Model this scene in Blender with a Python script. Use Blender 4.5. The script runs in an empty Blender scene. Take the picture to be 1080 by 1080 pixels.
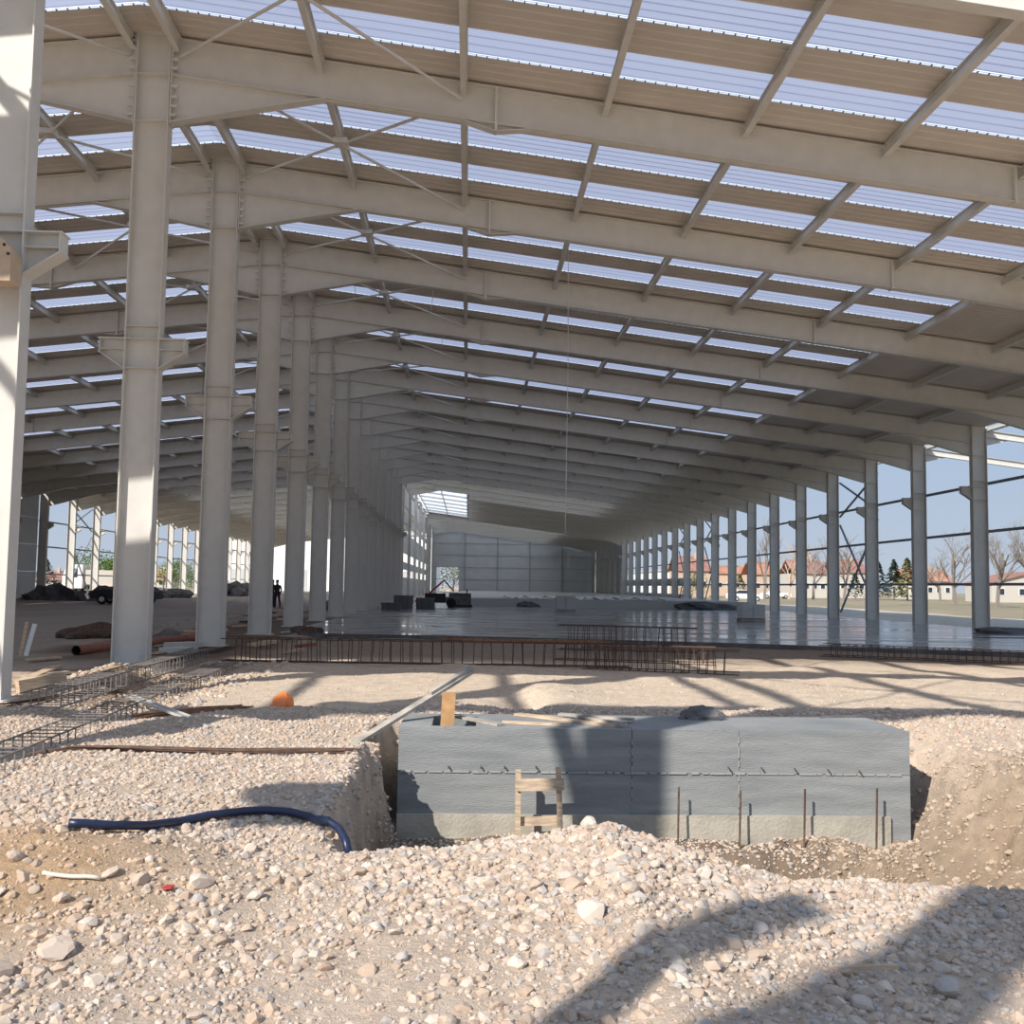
import bpy, bmesh, math, random
import numpy as np
from mathutils import Vector, Matrix, Euler

random.seed(11); RNG = np.random.default_rng(11)
scene = bpy.context.scene
COL = scene.collection

# ------------------------------------------------------------------ camera
FPX, PITCH, YAW, ROLL = 1080.0, .072, .042, .015
EYE = Vector((0, 0, 1.6))
def ray(px, py):
    u, v = px - 540, py - 540
    c, s = math.cos(ROLL), math.sin(ROLL)
    u, v = c*u + s*v, -s*u + c*v
    x, yy, zz = u/FPX, 1.0, -v/FPX
    y = yy*math.cos(PITCH) - zz*math.sin(PITCH); z = yy*math.sin(PITCH) + zz*math.cos(PITCH)
    return Vector((x*math.cos(YAW) + y*math.sin(YAW), -x*math.sin(YAW) + y*math.cos(YAW), z))
def atY(px, py, Y): r = ray(px, py); return EYE + r*(Y/r.y)
def atX(px, py, X): r = ray(px, py); return EYE + r*(X/r.x)
def atZ(px, py, Z=0.0): r = ray(px, py); return EYE + r*((Z-1.6)/r.z)
cam_d = bpy.data.cameras.new('camera'); cam = bpy.data.objects.new('camera', cam_d); COL.objects.link(cam)
fw = ray(540, 540).normalized(); rt = (ray(541, 540)-ray(540, 540)).normalized(); up = rt.cross(fw)
cam.matrix_world = Matrix(((rt.x, up.x, -fw.x, EYE.x), (rt.y, up.y, -fw.y, EYE.y), (rt.z, up.z, -fw.z, EYE.z), (0, 0, 0, 1)))
cam_d.sensor_width = 36; cam_d.lens = 36.0; cam_d.clip_start = .05; cam_d.clip_end = 2000
scene.camera = cam
scene.cycles.diffuse_bounces = 7; scene.cycles.max_bounces = 12

# ------------------------------------------------------------------ sky, sun, exposure
SUNDIR = Vector((.87, 1.0, -1.0)).normalized()          # travelling direction of the light
SUN_EL = math.asin(-SUNDIR.z)
world = bpy.data.worlds.new('world'); scene.world = world; world.use_nodes = True
wn = world.node_tree.nodes; wl = world.node_tree.links; wn.clear()
tcw = wn.new('ShaderNodeTexCoord'); sep = wn.new('ShaderNodeSeparateXYZ'); wl.new(tcw.outputs['Generated'], sep.inputs[0])
skr = wn.new('ShaderNodeValToRGB'); wl.new(sep.outputs['Z'], skr.inputs[0])      # pale hazy horizon to clear blue overhead
skr.color_ramp.elements[0].position = 0.0; skr.color_ramp.elements[0].color = (.40, .455, .53, 1)
skr.color_ramp.elements[1].position = .75; skr.color_ramp.elements[1].color = (.33, .455, .68, 1)
el = skr.color_ramp.elements.new(.12); el.color = (.335, .425, .56, 1)
bgn = wn.new('ShaderNodeBackground'); bgn.inputs[1].default_value = 1.0
wo = wn.new('ShaderNodeOutputWorld'); wl.new(skr.outputs[0], bgn.inputs[0]); wl.new(bgn.outputs[0], wo.inputs[0])
sun_d = bpy.data.lights.new('sun', 'SUN'); sun_d.energy = 4.6; sun_d.angle = .0093; sun_d.color = (1, .945, .87)
sun = bpy.data.objects.new('sun', sun_d); COL.objects.link(sun)
sun.rotation_euler = SUNDIR.to_track_quat('-Z', 'Y').to_euler(); sun.location = (-40, -46, 46)
vs = scene.view_settings
vs.view_transform = 'Standard'; vs.look = 'None'; vs.exposure = 0.35; vs.gamma = 1.0; vs.use_curve_mapping = False

# ------------------------------------------------------------------ materials
MATS = {}
def mat(name, col, rough=.8, metal=0, noise=0.0, scale=8.0, bump=0.0, bscale=40.0, spec=.3, col2=None, stretch=None):
    m = bpy.data.materials.new(name); m.use_nodes = True; nt = m.node_tree; N = nt.nodes; L = nt.links
    b = N['Principled BSDF']; b.inputs['Roughness'].default_value = rough; b.inputs['Metallic'].default_value = metal
    b.inputs['Specular IOR Level'].default_value = spec
    b.inputs['Base Color'].default_value = (*col, 1)
    if noise or col2 or bump:
        tc = N.new('ShaderNodeTexCoord'); mp = N.new('ShaderNodeMapping'); L.new(tc.outputs['Object'], mp.inputs[0])
        if stretch: mp.inputs['Scale'].default_value = stretch
    if noise or col2:
        n = N.new('ShaderNodeTexNoise'); n.inputs['Scale'].default_value = scale; n.inputs['Detail'].default_value = 5
        L.new(mp.outputs[0], n.inputs[0])
        r = N.new('ShaderNodeValToRGB'); c2 = col2 or tuple(c*(1-noise) for c in col); c1 = col if col2 else tuple(min(1, c*(1+noise*.6)) for c in col)
        r.color_ramp.elements[0].position = .35; r.color_ramp.elements[1].position = .68
        r.color_ramp.elements[0].color = (*c2, 1); r.color_ramp.elements[1].color = (*c1, 1)
        L.new(n.outputs[0], r.inputs[0]); L.new(r.outputs[0], b.inputs['Base Color'])
    if bump:
        n2 = N.new('ShaderNodeTexNoise'); n2.inputs['Scale'].default_value = bscale; n2.inputs['Detail'].default_value = 6
        L.new(mp.outputs[0], n2.inputs[0])
        bp = N.new('ShaderNodeBump'); bp.inputs['Strength'].default_value = bump; bp.inputs['Distance'].default_value = .02
        L.new(n2.outputs[0], bp.inputs['Height']); L.new(bp.outputs[0], b.inputs['Normal'])
    MATS[name] = m; return m
def attr_mat(name, attr, rough=.95, noise_scale=30, nstr=.25, bump=.6, bscale=35, dist=.03):
    m = bpy.data.materials.new(name); m.use_nodes = True; nt = m.node_tree; N = nt.nodes; L = nt.links
    b = N['Principled BSDF']; b.inputs['Roughness'].default_value = rough; b.inputs['Specular IOR Level'].default_value = .15
    a = N.new('ShaderNodeAttribute'); a.attribute_name = attr
    tc = N.new('ShaderNodeTexCoord'); n = N.new('ShaderNodeTexNoise'); n.inputs['Scale'].default_value = noise_scale; n.inputs['Detail'].default_value = 6
    L.new(tc.outputs['Object'], n.inputs[0])
    mr = N.new('ShaderNodeMapRange'); mr.inputs[1].default_value = .25; mr.inputs[2].default_value = .75; mr.inputs[3].default_value = 1-nstr; mr.inputs[4].default_value = 1+nstr
    L.new(n.outputs[0], mr.inputs[0])
    mx = N.new('ShaderNodeVectorMath'); mx.operation = 'SCALE'; L.new(a.outputs['Color'], mx.inputs[0]); L.new(mr.outputs[0], mx.inputs['Scale'])
    L.new(mx.outputs[0], b.inputs['Base Color'])
    if bump:
        v = N.new('ShaderNodeTexNoise'); v.inputs['Scale'].default_value = bscale; v.inputs['Detail'].default_value = 8; v.inputs['Roughness'].default_value = .7
        L.new(tc.outputs['Object'], v.inputs[0])
        bp = N.new('ShaderNodeBump'); bp.inputs['Strength'].default_value = bump; bp.inputs['Distance'].default_value = dist
        L.new(v.outputs[0], bp.inputs['Height']); L.new(bp.outputs[0], b.inputs['Normal'])
    MATS[name] = m; return m
def skylight_mat(name, col, gloss):
    m = bpy.data.materials.new(name); m.use_nodes = True; nt = m.node_tree; N = nt.nodes; L = nt.links
    N.remove(N['Principled BSDF']); out = N['Material Output']
    t = N.new('ShaderNodeBsdfTranslucent'); t.inputs[0].default_value = (*col, 1)
    g = N.new('ShaderNodeBsdfDiffuse'); g.inputs[0].default_value = (.6, .63, .7, 1)
    mx = N.new('ShaderNodeMixShader'); mx.inputs[0].default_value = gloss
    L.new(t.outputs[0], mx.inputs[1]); L.new(g.outputs[0], mx.inputs[2]); L.new(mx.outputs[0], out.inputs[0])
    MATS[name] = m; return m
mat('steel', (.635, .615, .57), .55, 0, .05, 3, 0, spec=.35)
mat('roofsheet', (.60, .545, .48), .6, 0, .05, 1.5)
mat('liner', (.42, .43, .42), .7, 0, .06, .8)
skylight_mat('skylight', (.40, .435, .55), .32)
skylight_mat('skylight_clear', (.96, .97, .99), .03)
mat('panel', (.62, .635, .64), .6, 0, .04, .7)
mat('panel_white', (.80, .80, .78), .6)
mat('girt', (.25, .28, .32), .6)
mat('post', (.42, .44, .45), .6)
mat('galv', (.62, .62, .60), .4, .3)
attr_mat('soil', 'soil', .96, 9, .16, .8, 26, .05)
attr_mat('stone', 'tint', .9, 25, .12, .25, 60, .01)
mat('concrete', (.30, .305, .30), .85, 0, .22, 2.2, .5, 30, col2=(.215, .225, .225), stretch=(.5, .5, 4))
mat('fin', (.33, .33, .32), .9)
mat('concrete_foot', (.42, .385, .32), .9, 0, .2, 3, .5, 30)
mat('wood', (.60, .455, .32), .8, 0, .3, 5, .3, 30, stretch=(1, 1, 8))
mat('wood_grey', (.40, .36, .31), .85, 0, .3, 5, .3, 30)
mat('wood_orange', (.52, .30, .14), .8, 0, .25, 6)
mat('rust', (.12, .075, .055), .85, 0, .4, 12)
mat('rust_light', (.30, .15, .08), .85, 0, .4, 12)
mat('rebar_grey', (.22, .20, .185), .75, .2, .3, 10)
mat('pipe_red', (.30, .12, .075), .6, 0, .2, 5)
mat('hose', (.014, .024, .065), .38, 0, .2, 6, spec=.5)
mat('hose_end', (.05, .07, .12), .4)
mat('helmet', (.90, .25, .06), .35, spec=.5)
mat('pvc', (.72, .66, .55), .5)
mat('dark', (.035, .037, .042), .7)
mat('dark2', (.15, .145, .145), .8, 0, .3, 3)
mat('white', (.80, .80, .78), .5)
mat('red', (.45, .05, .04), .6)
mat('glass', (.03, .04, .055), .1, spec=.6)
mat('tile_red', (.33, .17, .13), .85, 0, .25, .6)
mat('tile_orange', (.42, .215, .14), .85, 0, .25, .6)
mat('plaster', (.55, .51, .45), .9)
mat('plaster_tan', (.55, .42, .32), .9)
mat('bark', (.20, .165, .14), .9)
mat('bark_pale', (.24, .205, .18), .9)
mat('conifer', (.035, .055, .035), .95, 0, .4, 2)
mat('leaf', (.13, .20, .05), .9, 0, .4, 1)
mat('leaf_olive', (.17, .17, .07), .9, 0, .4, 1)
mat('skin', (.45, .28, .2), .6)
mat('cloth_dark', (.03, .032, .04), .9)
mat('cloth_red', (.16, .035, .03), .9)
mat('tan_plate', (.55, .42, .30), .6, 0, .1, 6)
mat('hill', (.30, .36, .42), 1)
mat('tire', (.02, .02, .02), .9)
mat('block_pale', (.55, .54, .52), .9)

def slab_mat():
    m = bpy.data.materials.new('slab'); m.use_nodes = True; nt = m.node_tree; N = nt.nodes; L = nt.links
    b = N['Principled BSDF']; b.inputs['Specular IOR Level'].default_value = .6
    tc = N.new('ShaderNodeTexCoord'); mp = N.new('ShaderNodeMapping'); mp.inputs['Scale'].default_value = (.12, .5, 1); L.new(tc.outputs['Object'], mp.inputs[0])
    n = N.new('ShaderNodeTexNoise'); n.inputs['Scale'].default_value = 1.2; n.inputs['Detail'].default_value = 6; L.new(mp.outputs[0], n.inputs[0])
    r = N.new('ShaderNodeValToRGB'); r.color_ramp.elements[0].position = .35; r.color_ramp.elements[1].position = .65
    r.color_ramp.elements[0].color = (.20, .20, .205, 1); r.color_ramp.elements[1].color = (.30, .30, .30, 1)
    L.new(n.outputs[0], r.inputs[0]); L.new(r.outputs[0], b.inputs['Base Color'])
    r2 = N.new('ShaderNodeMapRange'); r2.inputs[1].default_value = .35; r2.inputs[2].default_value = .68; r2.inputs[3].default_value = .05; r2.inputs[4].default_value = .34
    L.new(n.outputs[0], r2.inputs[0]); L.new(r2.outputs[0], b.inputs['Roughness'])
    MATS['slab'] = m
slab_mat()

# ------------------------------------------------------------------ mesh helpers
class MB:
    def __init__(s): s.v = []; s.f = []
    def add(s, vs_, fs): o = len(s.v); s.v += [tuple(p) for p in vs_]; s.f += [tuple(i+o for i in f) for f in fs]; return s
    def box(s, x0, x1, y0, y1, z0, z1):
        return s.add([(x0,y0,z0),(x1,y0,z0),(x1,y1,z0),(x0,y1,z0),(x0,y0,z1),(x1,y0,z1),(x1,y1,z1),(x0,y1,z1)],
                     [(0,3,2,1),(4,5,6,7),(0,1,5,4),(1,2,6,5),(2,3,7,6),(3,0,4,7)])
    def prism(s, poly, y0, y1, axis='y'):            # poly: (a, b) pairs, extruded along the axis
        n = len(poly)
        if axis == 'y': A = [(a, y0, b) for a, b in poly] + [(a, y1, b) for a, b in poly]
        elif axis == 'z': A = [(a, b, y0) for a, b in poly] + [(a, b, y1) for a, b in poly]
        else: A = [(y0, a, b) for a, b in poly] + [(y1, a, b) for a, b in poly]
        return s.add(A, [tuple(range(n)), tuple(range(2*n-1, n-1, -1))] + [(i, i+n, (i+1) % n + n, (i+1) % n) for i in range(n)])
    def bar(s, p, q, w, h, upv=(0, 0, 1)):
        p, q = Vector(p), Vector(q); d = (q-p).normalized(); u = Vector(upv)
        if abs(d.dot(u)) > .98: u = Vector((1, 0, 0))
        a = d.cross(u).normalized(); b = a.cross(d)
        vs_ = [c + a*sx*w/2 + b*sz*h/2 for c in (p, q) for sx, sz in ((-1,-1),(1,-1),(1,1),(-1,1))]
        return s.add(vs_, [(0,1,2,3),(7,6,5,4),(0,4,5,1),(1,5,6,2),(2,6,7,3),(3,7,4,0)])
    def tube(s, pts, r, n=6, closed=False, cap=True):
        pts = [Vector(p) for p in pts]; m = len(pts); rr = r if isinstance(r, (list, tuple)) else [r]*m
        rings = []; prev = None
        for i, p in enumerate(pts):
            if closed: d = (pts[(i+1) % m]-pts[i-1])
            else: d = pts[min(i+1, m-1)]-pts[max(i-1, 0)]
            d = d.normalized()
            u = Vector((0, 0, 1)) if abs(d.z) < .95 else Vector((1, 0, 0))
            if prev is not None and prev.cross(d).length > .05 and abs(prev.dot(d)) < .95: u = prev
            a = d.cross(u).normalized(); b = a.cross(d); prev = u
            rings.append([p + (a*math.cos(2*math.pi*j/n) + b*math.sin(2*math.pi*j/n))*rr[i] for j in range(n)])
        o = []; [o.extend(x) for x in rings]; F = []
        for i in range(m if closed else m-1):
            k = (i+1) % m
            for j in range(n): F.append((i*n+j, i*n+(j+1) % n, k*n+(j+1) % n, k*n+j))
        if cap and not closed: F += [tuple(range(n-1, -1, -1)), tuple((m-1)*n+j for j in range(n))]
        return s.add(o, F)
    def lathe(s, prof, n=16, c=(0, 0, 0)):
        V = []; F = []
        for r, z in prof: V += [(c[0]+r*math.cos(2*math.pi*j/n), c[1]+r*math.sin(2*math.pi*j/n), c[2]+z) for j in range(n)]
        for i in range(len(prof)-1):
            for j in range(n): F.append((i*n+j, i*n+(j+1) % n, (i+1)*n+(j+1) % n, (i+1)*n+j))
        F += [tuple(range(n-1, -1, -1)), tuple((len(prof)-1)*n+j for j in range(n))]
        return s.add(V, F)
    def mesh(s, name, m, smooth=False):
        me = bpy.data.meshes.new(name); me.from_pydata(s.v, [], s.f); me.validate(); me.update()
        me.materials.append(MATS[m] if isinstance(m, str) else m)
        if smooth: me.polygons.foreach_set('use_smooth', [True]*len(me.polygons))
        bm = bmesh.new(); bm.from_mesh(me); bmesh.ops.recalc_face_normals(bm, faces=bm.faces); bm.to_mesh(me); bm.free()
        return me
    def obj(s, name, m, parent=None, smooth=False): return put(name, s.mesh(name, m, smooth), parent)
def put(name, me, parent=None, loc=(0, 0, 0), rot=(0, 0, 0)):
    o = bpy.data.objects.new(name, me); COL.objects.link(o); o.location = loc; o.rotation_euler = rot
    if parent: o.parent = parent
    return o
def tag(o, label, cat, group=None, kind=None):
    o['label'] = label; o['category'] = cat
    if group: o['group'] = group
    if kind: o['kind'] = kind
    return o
def thing(name, label, cat, loc=(0, 0, 0), rz=0, group=None, kind=None):
    o = bpy.data.objects.new(name, None); COL.objects.link(o); o.location = loc; o.rotation_euler = (0, 0, rz); o.empty_display_size = .2
    return tag(o, label, cat, group, kind)
ORD = 'first second third fourth fifth sixth seventh eighth ninth tenth eleventh twelfth thirteenth fourteenth fifteenth sixteenth seventeenth eighteenth nineteenth twentieth'.split()

# ------------------------------------------------------------------ layout numbers of the hall (metres)
BAY = 6.0
def YK(k): return 13.78 + BAY*k
XC, XR, XL = -6.33, 22.3, -34.96
SLOPE, ZRIDGE = .1206, 12.35
def zroof(x): return ZRIDGE - SLOPE*abs(x-XC)
PURX = [.46, 3.27] + [3.27+2.83*i for i in range(1, 8)] + [26.0]        # purlin offsets from the ridge line
KLAST = 28

# ------------------------------------------------------------------ terrain
def sst(a, b, x):
    t = np.clip((x-a)/(b-a), 0, 1); return t*t*(3-2*t)
_W = [(RNG.uniform(-1, 1, 2), RNG.uniform(0, 6.28)) for _ in range(40)]
def fbm(X, Y, base, octs=4, seed=0):
    out = np.zeros_like(X); amp = 1.0; fr = base
    for o in range(octs):
        for j in range(4):
            (d, ph) = _W[(seed*7+o*4+j) % 40]; nrm = d/np.hypot(*d)
            out += amp*.25*np.sin((X*nrm[0]+Y*nrm[1])*fr*(1+.23*j)+ph+1.3*np.sin((X*nrm[1]-Y*nrm[0])*fr*.7+ph*2))
        amp *= .5; fr *= 2.1
    return out
CRX = np.array([-9, -4, -2.2, -1.0, -.4, .15, .6, .95, 1.25, 1.6, 2.0, 2.45, 3.2, 4.2, 9])
CRZ = np.array([-.05, -.05, -.13, -.20, -.20, -.16, -.11, -.02, -.10, -.20, -.28, -.38, -.47, -.52, -.5])
def crestY(X): return 7.0 - .09*np.clip(X, -1, 4) + .12*np.sin(X*2.1)
def terrain(X, Y):
    X = np.asarray(X, float); Y = np.asarray(Y, float)
    n1 = fbm(X, Y, 1.1, 4, 0); n2 = fbm(X, Y, 6.0, 4, 2)
    z = .035*n1 + .014*n2
    yc = crestY(X); zc = np.interp(X, CRX, CRZ)
    front = 1 - sst(yc-.1, yc+1.2, Y)
    zf = zc - .16*sst(0, 2.6, yc-Y) + .02*sst(2.6, 4.5, yc-Y) + .045*n1 + .018*n2
    left = 1 - sst(-2.2, -1.0, X)
    z = z*(1-front) + zf*front
    # low hump of loose dirt at the left of the heap
    z += .13*np.exp(-(((X+2.6)/.8)**2 + ((Y-6.5)/.5)**2)) + .06*np.exp(-(((X+2.0)/.5)**2 + ((Y-6.6)/.4)**2))
    # excavation in front of the foundation block
    n3 = fbm(X, Y, 14.0, 3, 5)
    xl = -1.02 + .05*np.sin(Y*3.1) + .09*n2 + .05*n3
    m = sst(xl, xl+.24, X)*(1 - sst(4.75, 6.1, X + .25*n1 + (Y-10.0)*.18))*sst(yc+.05, yc+1.7, Y)*(1 - sst(11.9, 12.5, Y))
    floor = -1.42 + .06*n1 + .37*sst(10.15, 10.5, Y + .1*n1)
    z = z*(1-m) + floor*m
    z += -.12*np.exp(-(((X+1.25)/.3)**2 + ((Y-11.0)/.45)**2))*(1-m)
    # right bank: clay shoulder running towards the camera
    z += -.22*sst(3.0, 4.2, X)*sst(7.2, 8.2, Y)*(1-sst(11.5, 12.6, Y))*(1-m)*(1-sst(6.5, 9, X))
    z += (.07*n2 + .05*n3)*sst(2.5, 3.4, X)*sst(7.6, 8.4, Y)*(1-sst(11.0, 11.8, Y))*(1-sst(6.5, 8, X))
    z += .05*np.exp(-(((X-5.3)/.5)**2 + ((Y-11.6)/.5)**2))
    # gravel lip behind the block, sandy crater, ruts, mound beside the columns
    z += .07*np.exp(-((Y-12.9)/.35)**2)*sst(-1, 0, X)*(1-sst(6, 8, X))
    z += .13*np.exp(-(((X-1.2)/.55)**2 + ((Y-15.6)/1.3)**2)) - .18*np.exp(-(((X-.75)/.3)**2 + ((Y-14.2)/1.0)**2))
    z += .30*np.exp(-(((X+5.35)/.5)**2 + ((Y-16.0)/1.4)**2)) + .12*np.exp(-(((X+5.9)/.5)**2 + ((Y-18.2)/1.0)**2))
    z += -.10*np.exp(-((X+4.3+.02*(Y-10))/.5)**2)*(1-sst(19, 21, Y))*sst(5, 8, Y)
    z += .10*np.exp(-(((X+2.6)/1.4)**2 + ((Y-11.6)/.3)**2)) + .07*np.exp(-(((X+1.9)/.9)**2 + ((Y-12.9)/.25)**2))
    z += -.10*sst(20, 23, Y)*sst(-5.5, -4.5, X)*(1-sst(24, 26, X))
    far = sst(24, 27, X)
    z += far*(.10*fbm(X, Y, .35, 3, 3) + .12)
    z += sst(8, 40, -Y)*.0
    return z
def soil_color(X, Y, Z):
    n = fbm(X, Y, 1.7, 4, 1); n2 = fbm(X, Y, 9, 3, 4)
    def C(c): return np.array(c)[None, :]
    col = np.repeat(C((.57, .455, .355)), len(X), 0) * (1 + .07*n + .05*n2)[:, None]
    def mixin(c, w): nonlocal col; w = np.clip(w, 0, 1)[:, None]; col = col*(1-w) + C(c)*(1+.1*n2[:, None])*w
    mixin((.68, .555, .43), sst(12.2, 13.5, Y)*sst(-4, -3.4, X))                       # levelled pale sand
    mixin((.47, .32, .195), 1.15*np.exp(-(((X+2.55)/.95)**2 + ((Y-6.25)/.8)**2))*(.85+.4*n))   # loose orange dirt
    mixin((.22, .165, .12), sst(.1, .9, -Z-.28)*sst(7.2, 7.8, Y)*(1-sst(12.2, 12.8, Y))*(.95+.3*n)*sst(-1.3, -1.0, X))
    mixin((.34, .255, .18), sst(3.0, 4.2, X)*sst(7.4, 8.2, Y)*(1-sst(10.8, 11.8, Y))*(.7+.4*n))
    mixin((.30, .21, .14), sst(-.2, .4, n)*(1-sst(-4.6, -4.1, X))*sst(11, 13, Y)*(1-sst(27, 29, Y)))
    mixin((.50, .36, .24), np.exp(-(((X+5.35)/.6)**2 + ((Y-16.0)/1.6)**2)))
    mixin((.40, .345, .295), sst(17, 21, Y)*(1-sst(-6.6, -5.8, X)))
    mixin((.20, .15, .115), sst(20, 22, Y)*(1-sst(46, 52, Y))*sst(-9.5, -8.5, X+n)*(1-sst(-5.4, -4.4, X+.5*n)))
    mixin((.36, .29, .23), sst(22.5, 24.5, Y)*sst(-5, -4.3, X)*(1-sst(21, 23, X)))
    out = sst(24, 25.5, X); mixin((.56, .49, .40), out*(1-sst(30, 33, X+1.5*n)))
    mixin((.31, .255, .175), sst(30, 33, X+1.5*n)); mixin((.24, .215, .13), sst(31, 36, X)*sst(-.1, .5, n))
    mixin((.33, .28, .20), 1-sst(-42, -37, X)); mixin((.22, .24, .10), (1-sst(-60, -48, X))*sst(-.2, .4, n))
    return np.clip(col, .02, .9)
def axis(breaks):
    out = []
    for a, b, st in breaks: out += list(np.arange(a, b-1e-6, st))
    out.append(breaks[-1][1]); return np.array(out)
gx = axis([(-900, -300, 100), (-300, -60, 20), (-60, -12, 2.0), (-12, -6, .25), (-6, -4.2, .1), (-4.2, 6.5, .045), (6.5, 12, .15), (12, 26, 1.0), (26, 60, 2.5), (60, 300, 20), (300, 900, 100)])
gy = axis([(-200, -20, 15), (-20, 2, 1.0), (2, 3.6, .15), (3.6, 12.6, .045), (12.6, 20, .12), (20, 34, .6), (34, 200, 6), (200, 1500, 65)])
GX, GY = np.meshgrid(gx, gy); gv = np.stack([GX.ravel(), GY.ravel(), terrain(GX.ravel(), GY.ravel())], 1)
def np_mesh(name, V, F, m, smooth=True, attr=None, cols=None):
    me = bpy.data.meshes.new(name); nv, nf, k = len(V), len(F), F.shape[1]
    me.vertices.add(nv); me.vertices.foreach_set('co', V.astype(np.float32).ravel())
    me.loops.add(nf*k); me.loops.foreach_set('vertex_index', F.astype(np.int32).ravel())
    me.polygons.add(nf); me.polygons.foreach_set('loop_start', np.arange(0, nf*k, k, dtype=np.int32))
    me.polygons.foreach_set('use_smooth', np.full(nf, smooth))
    me.materials.append(MATS[m]); me.update(calc_edges=True)
    if attr:
        a = me.color_attributes.new(attr, 'FLOAT_COLOR', 'POINT')
        a.data.foreach_set('color', np.concatenate([cols, np.ones((nv, 1))], 1).astype(np.float32).ravel())
    return me
nxg, nyg = len(gx), len(gy)
ii = (np.arange(nyg-1)[:, None]*nxg + np.arange(nxg-1)[None, :]).ravel()
gf = np.stack([ii, ii+1, ii+nxg+1, ii+nxg], 1)
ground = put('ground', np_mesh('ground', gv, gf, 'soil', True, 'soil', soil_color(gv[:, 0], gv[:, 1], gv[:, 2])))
tag(ground, 'pale rubble and sand ground of the building site with a dug pit', 'ground', kind='structure')
def gz(x, y): return float(terrain(np.array([x]), np.array([y]))[0])

# ---- concrete floor inside the hall
def slab_front(x): return float(np.interp(x, [-6, .2, 8.5, 14.7, 23], [32.7, 31.9, 29.6, 26.8, 25.2]))
xs = [-5.9, 0.2, 8.5, 14.7, 22.9]
front = [(x, slab_front(x)) for x in xs]
mb = MB(); mb.prism(front + [(22.9, 181.5), (-5.9, 181.5)], -.2, .02, 'z')
fl = mb.obj('floor', 'slab'); tag(fl, 'wet grey concrete floor slab shining inside the hall', 'floor', kind='structure')
for (a, b) in zip(front[:-1], front[1:]):
    MB().bar((a[0], a[1]-.02, -.07), (b[0], b[1]-.02, -.07), .03, .2).obj('edge_board', 'dark2', fl)
mb = MB(); mb.box(-1.2, 21.6, 78, 180, .0, .62)
pf = mb.obj('raised_floor', 'block_pale'); tag(pf, 'raised pale concrete floor slab in front of the back wall', 'slab', kind='structure')

# ------------------------------------------------------------------ steel columns
def stiff_mesh(h=.014): return MB().box(-.305, .305, -.14, .14, -h/2, h/2).mesh('stiffener', 'steel')
ST = stiff_mesh()
FL = {}
def colmeshes(H, tagname):
    web = MB().box(-.31, .31, -.008, .008, .03, H).mesh('web', 'steel')
    fl_ = MB().box(-.012, .012, -.15, .15, .03, H).mesh('flange', 'steel')
    FL[tagname] = (web, fl_)
colmeshes(12.32, 'c'); colmeshes(8.95, 's')
BASE = MB().box(-.40, .40, -.24, .24, 0, .03).mesh('base_plate', 'steel')
CAP = MB().box(-.33, .33, -.16, .16, 0, .025).mesh('cap_plate', 'steel')
BOLT = MB().tube([(0, 0, 0), (0, 0, .2)], .022, 6).mesh('bolt', 'galv')
def bracket_mesh(s):
    mb = MB()
    mb.prism([(s*.33, 5.66), (s*.80, 5.97), (s*.80, 6.23), (s*.33, 6.23)], -.006, .006)
    mb.box(min(s*.33, s*.83), max(s*.33, s*.83), -.15, .15, 6.22, 6.24)
    mb.box(min(s*.33, s*.80), max(s*.33, s*.80), -.14, .14, 6.015, 6.03)
    mb.bar((s*.33, 0, 5.65), (s*.82, 0, 5.97), .30, .018)
    mb.box(min(s*.79, s*.805), max(s*.79, s*.805), -.14, .14, 5.97, 6.22)
    return mb.mesh('bracket', 'steel')
BR = {1: bracket_mesh(1), -1: bracket_mesh(-1)}
def full_column(name, x, k, row, label, group, bolts=False):
    t = thing(name, label, 'column', (x, YK(k), 0), 0, group, 'thing')
    web, fl_ = FL['c' if row == 'c' else 's']; H = 12.32 if row == 'c' else 8.95
    put('web', web, t); put('flange', fl_, t, (.32, 0, 0)); put('flange', fl_, t, (-.32, 0, 0))
    put('base_plate', BASE, t); put('cap_plate', CAP, t, (0, 0, H))
    for z in ((5.66, 6.23, 6.48, 10.55, 11.5) if row == 'c' else (5.66, 6.23, 6.48, 7.6)): put('stiffener', ST, t, (0, 0, z))
    for s in ((1, -1) if row == 'c' else ((-1,) if row == 'r' else (1,))): put('bracket', BR[s], t)
    if bolts:
        for bx in (-.2, .2):
            for by in (-.19, .19): put('anchor_bolt', BOLT, t, (bx, by, .0))
    return t
def plain_mesh(H, sides):
    mb = MB(); mb.box(-.31, .31, -.008, .008, 0, H); mb.box(.308, .332, -.15, .15, 0, H); mb.box(-.332, -.308, -.15, .15, 0, H)
    for s in sides:
        mb.prism([(s*.33, 5.66), (s*.80, 5.97), (s*.80, 6.23), (s*.33, 6.23)], -.006, .006)
        mb.box(min(s*.33, s*.83), max(s*.33, s*.83), -.15, .15, 6.22, 6.24); mb.bar((s*.33, 0, 5.65), (s*.82, 0, 5.97), .30, .018)
    mb.box(-.4, .4, -.24, .24, 0, .03)
    return mb.mesh('steel_column', 'steel')
def slim_mesh():
    mb = MB(); mb.box(-.15, .15, -.008, .008, 0, 12.3); mb.box(.14, .16, -.12, .12, 0, 12.3); mb.box(-.16, -.14, -.12, .12, 0, 12.3); mb.box(-.25, .25, -.2, .2, 0, .03)
    return mb.mesh('steel_column', 'steel')
PLC, PLR, PLL = slim_mesh(), plain_mesh(8.95, (-1,)), plain_mesh(8.95, (1,))
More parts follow.
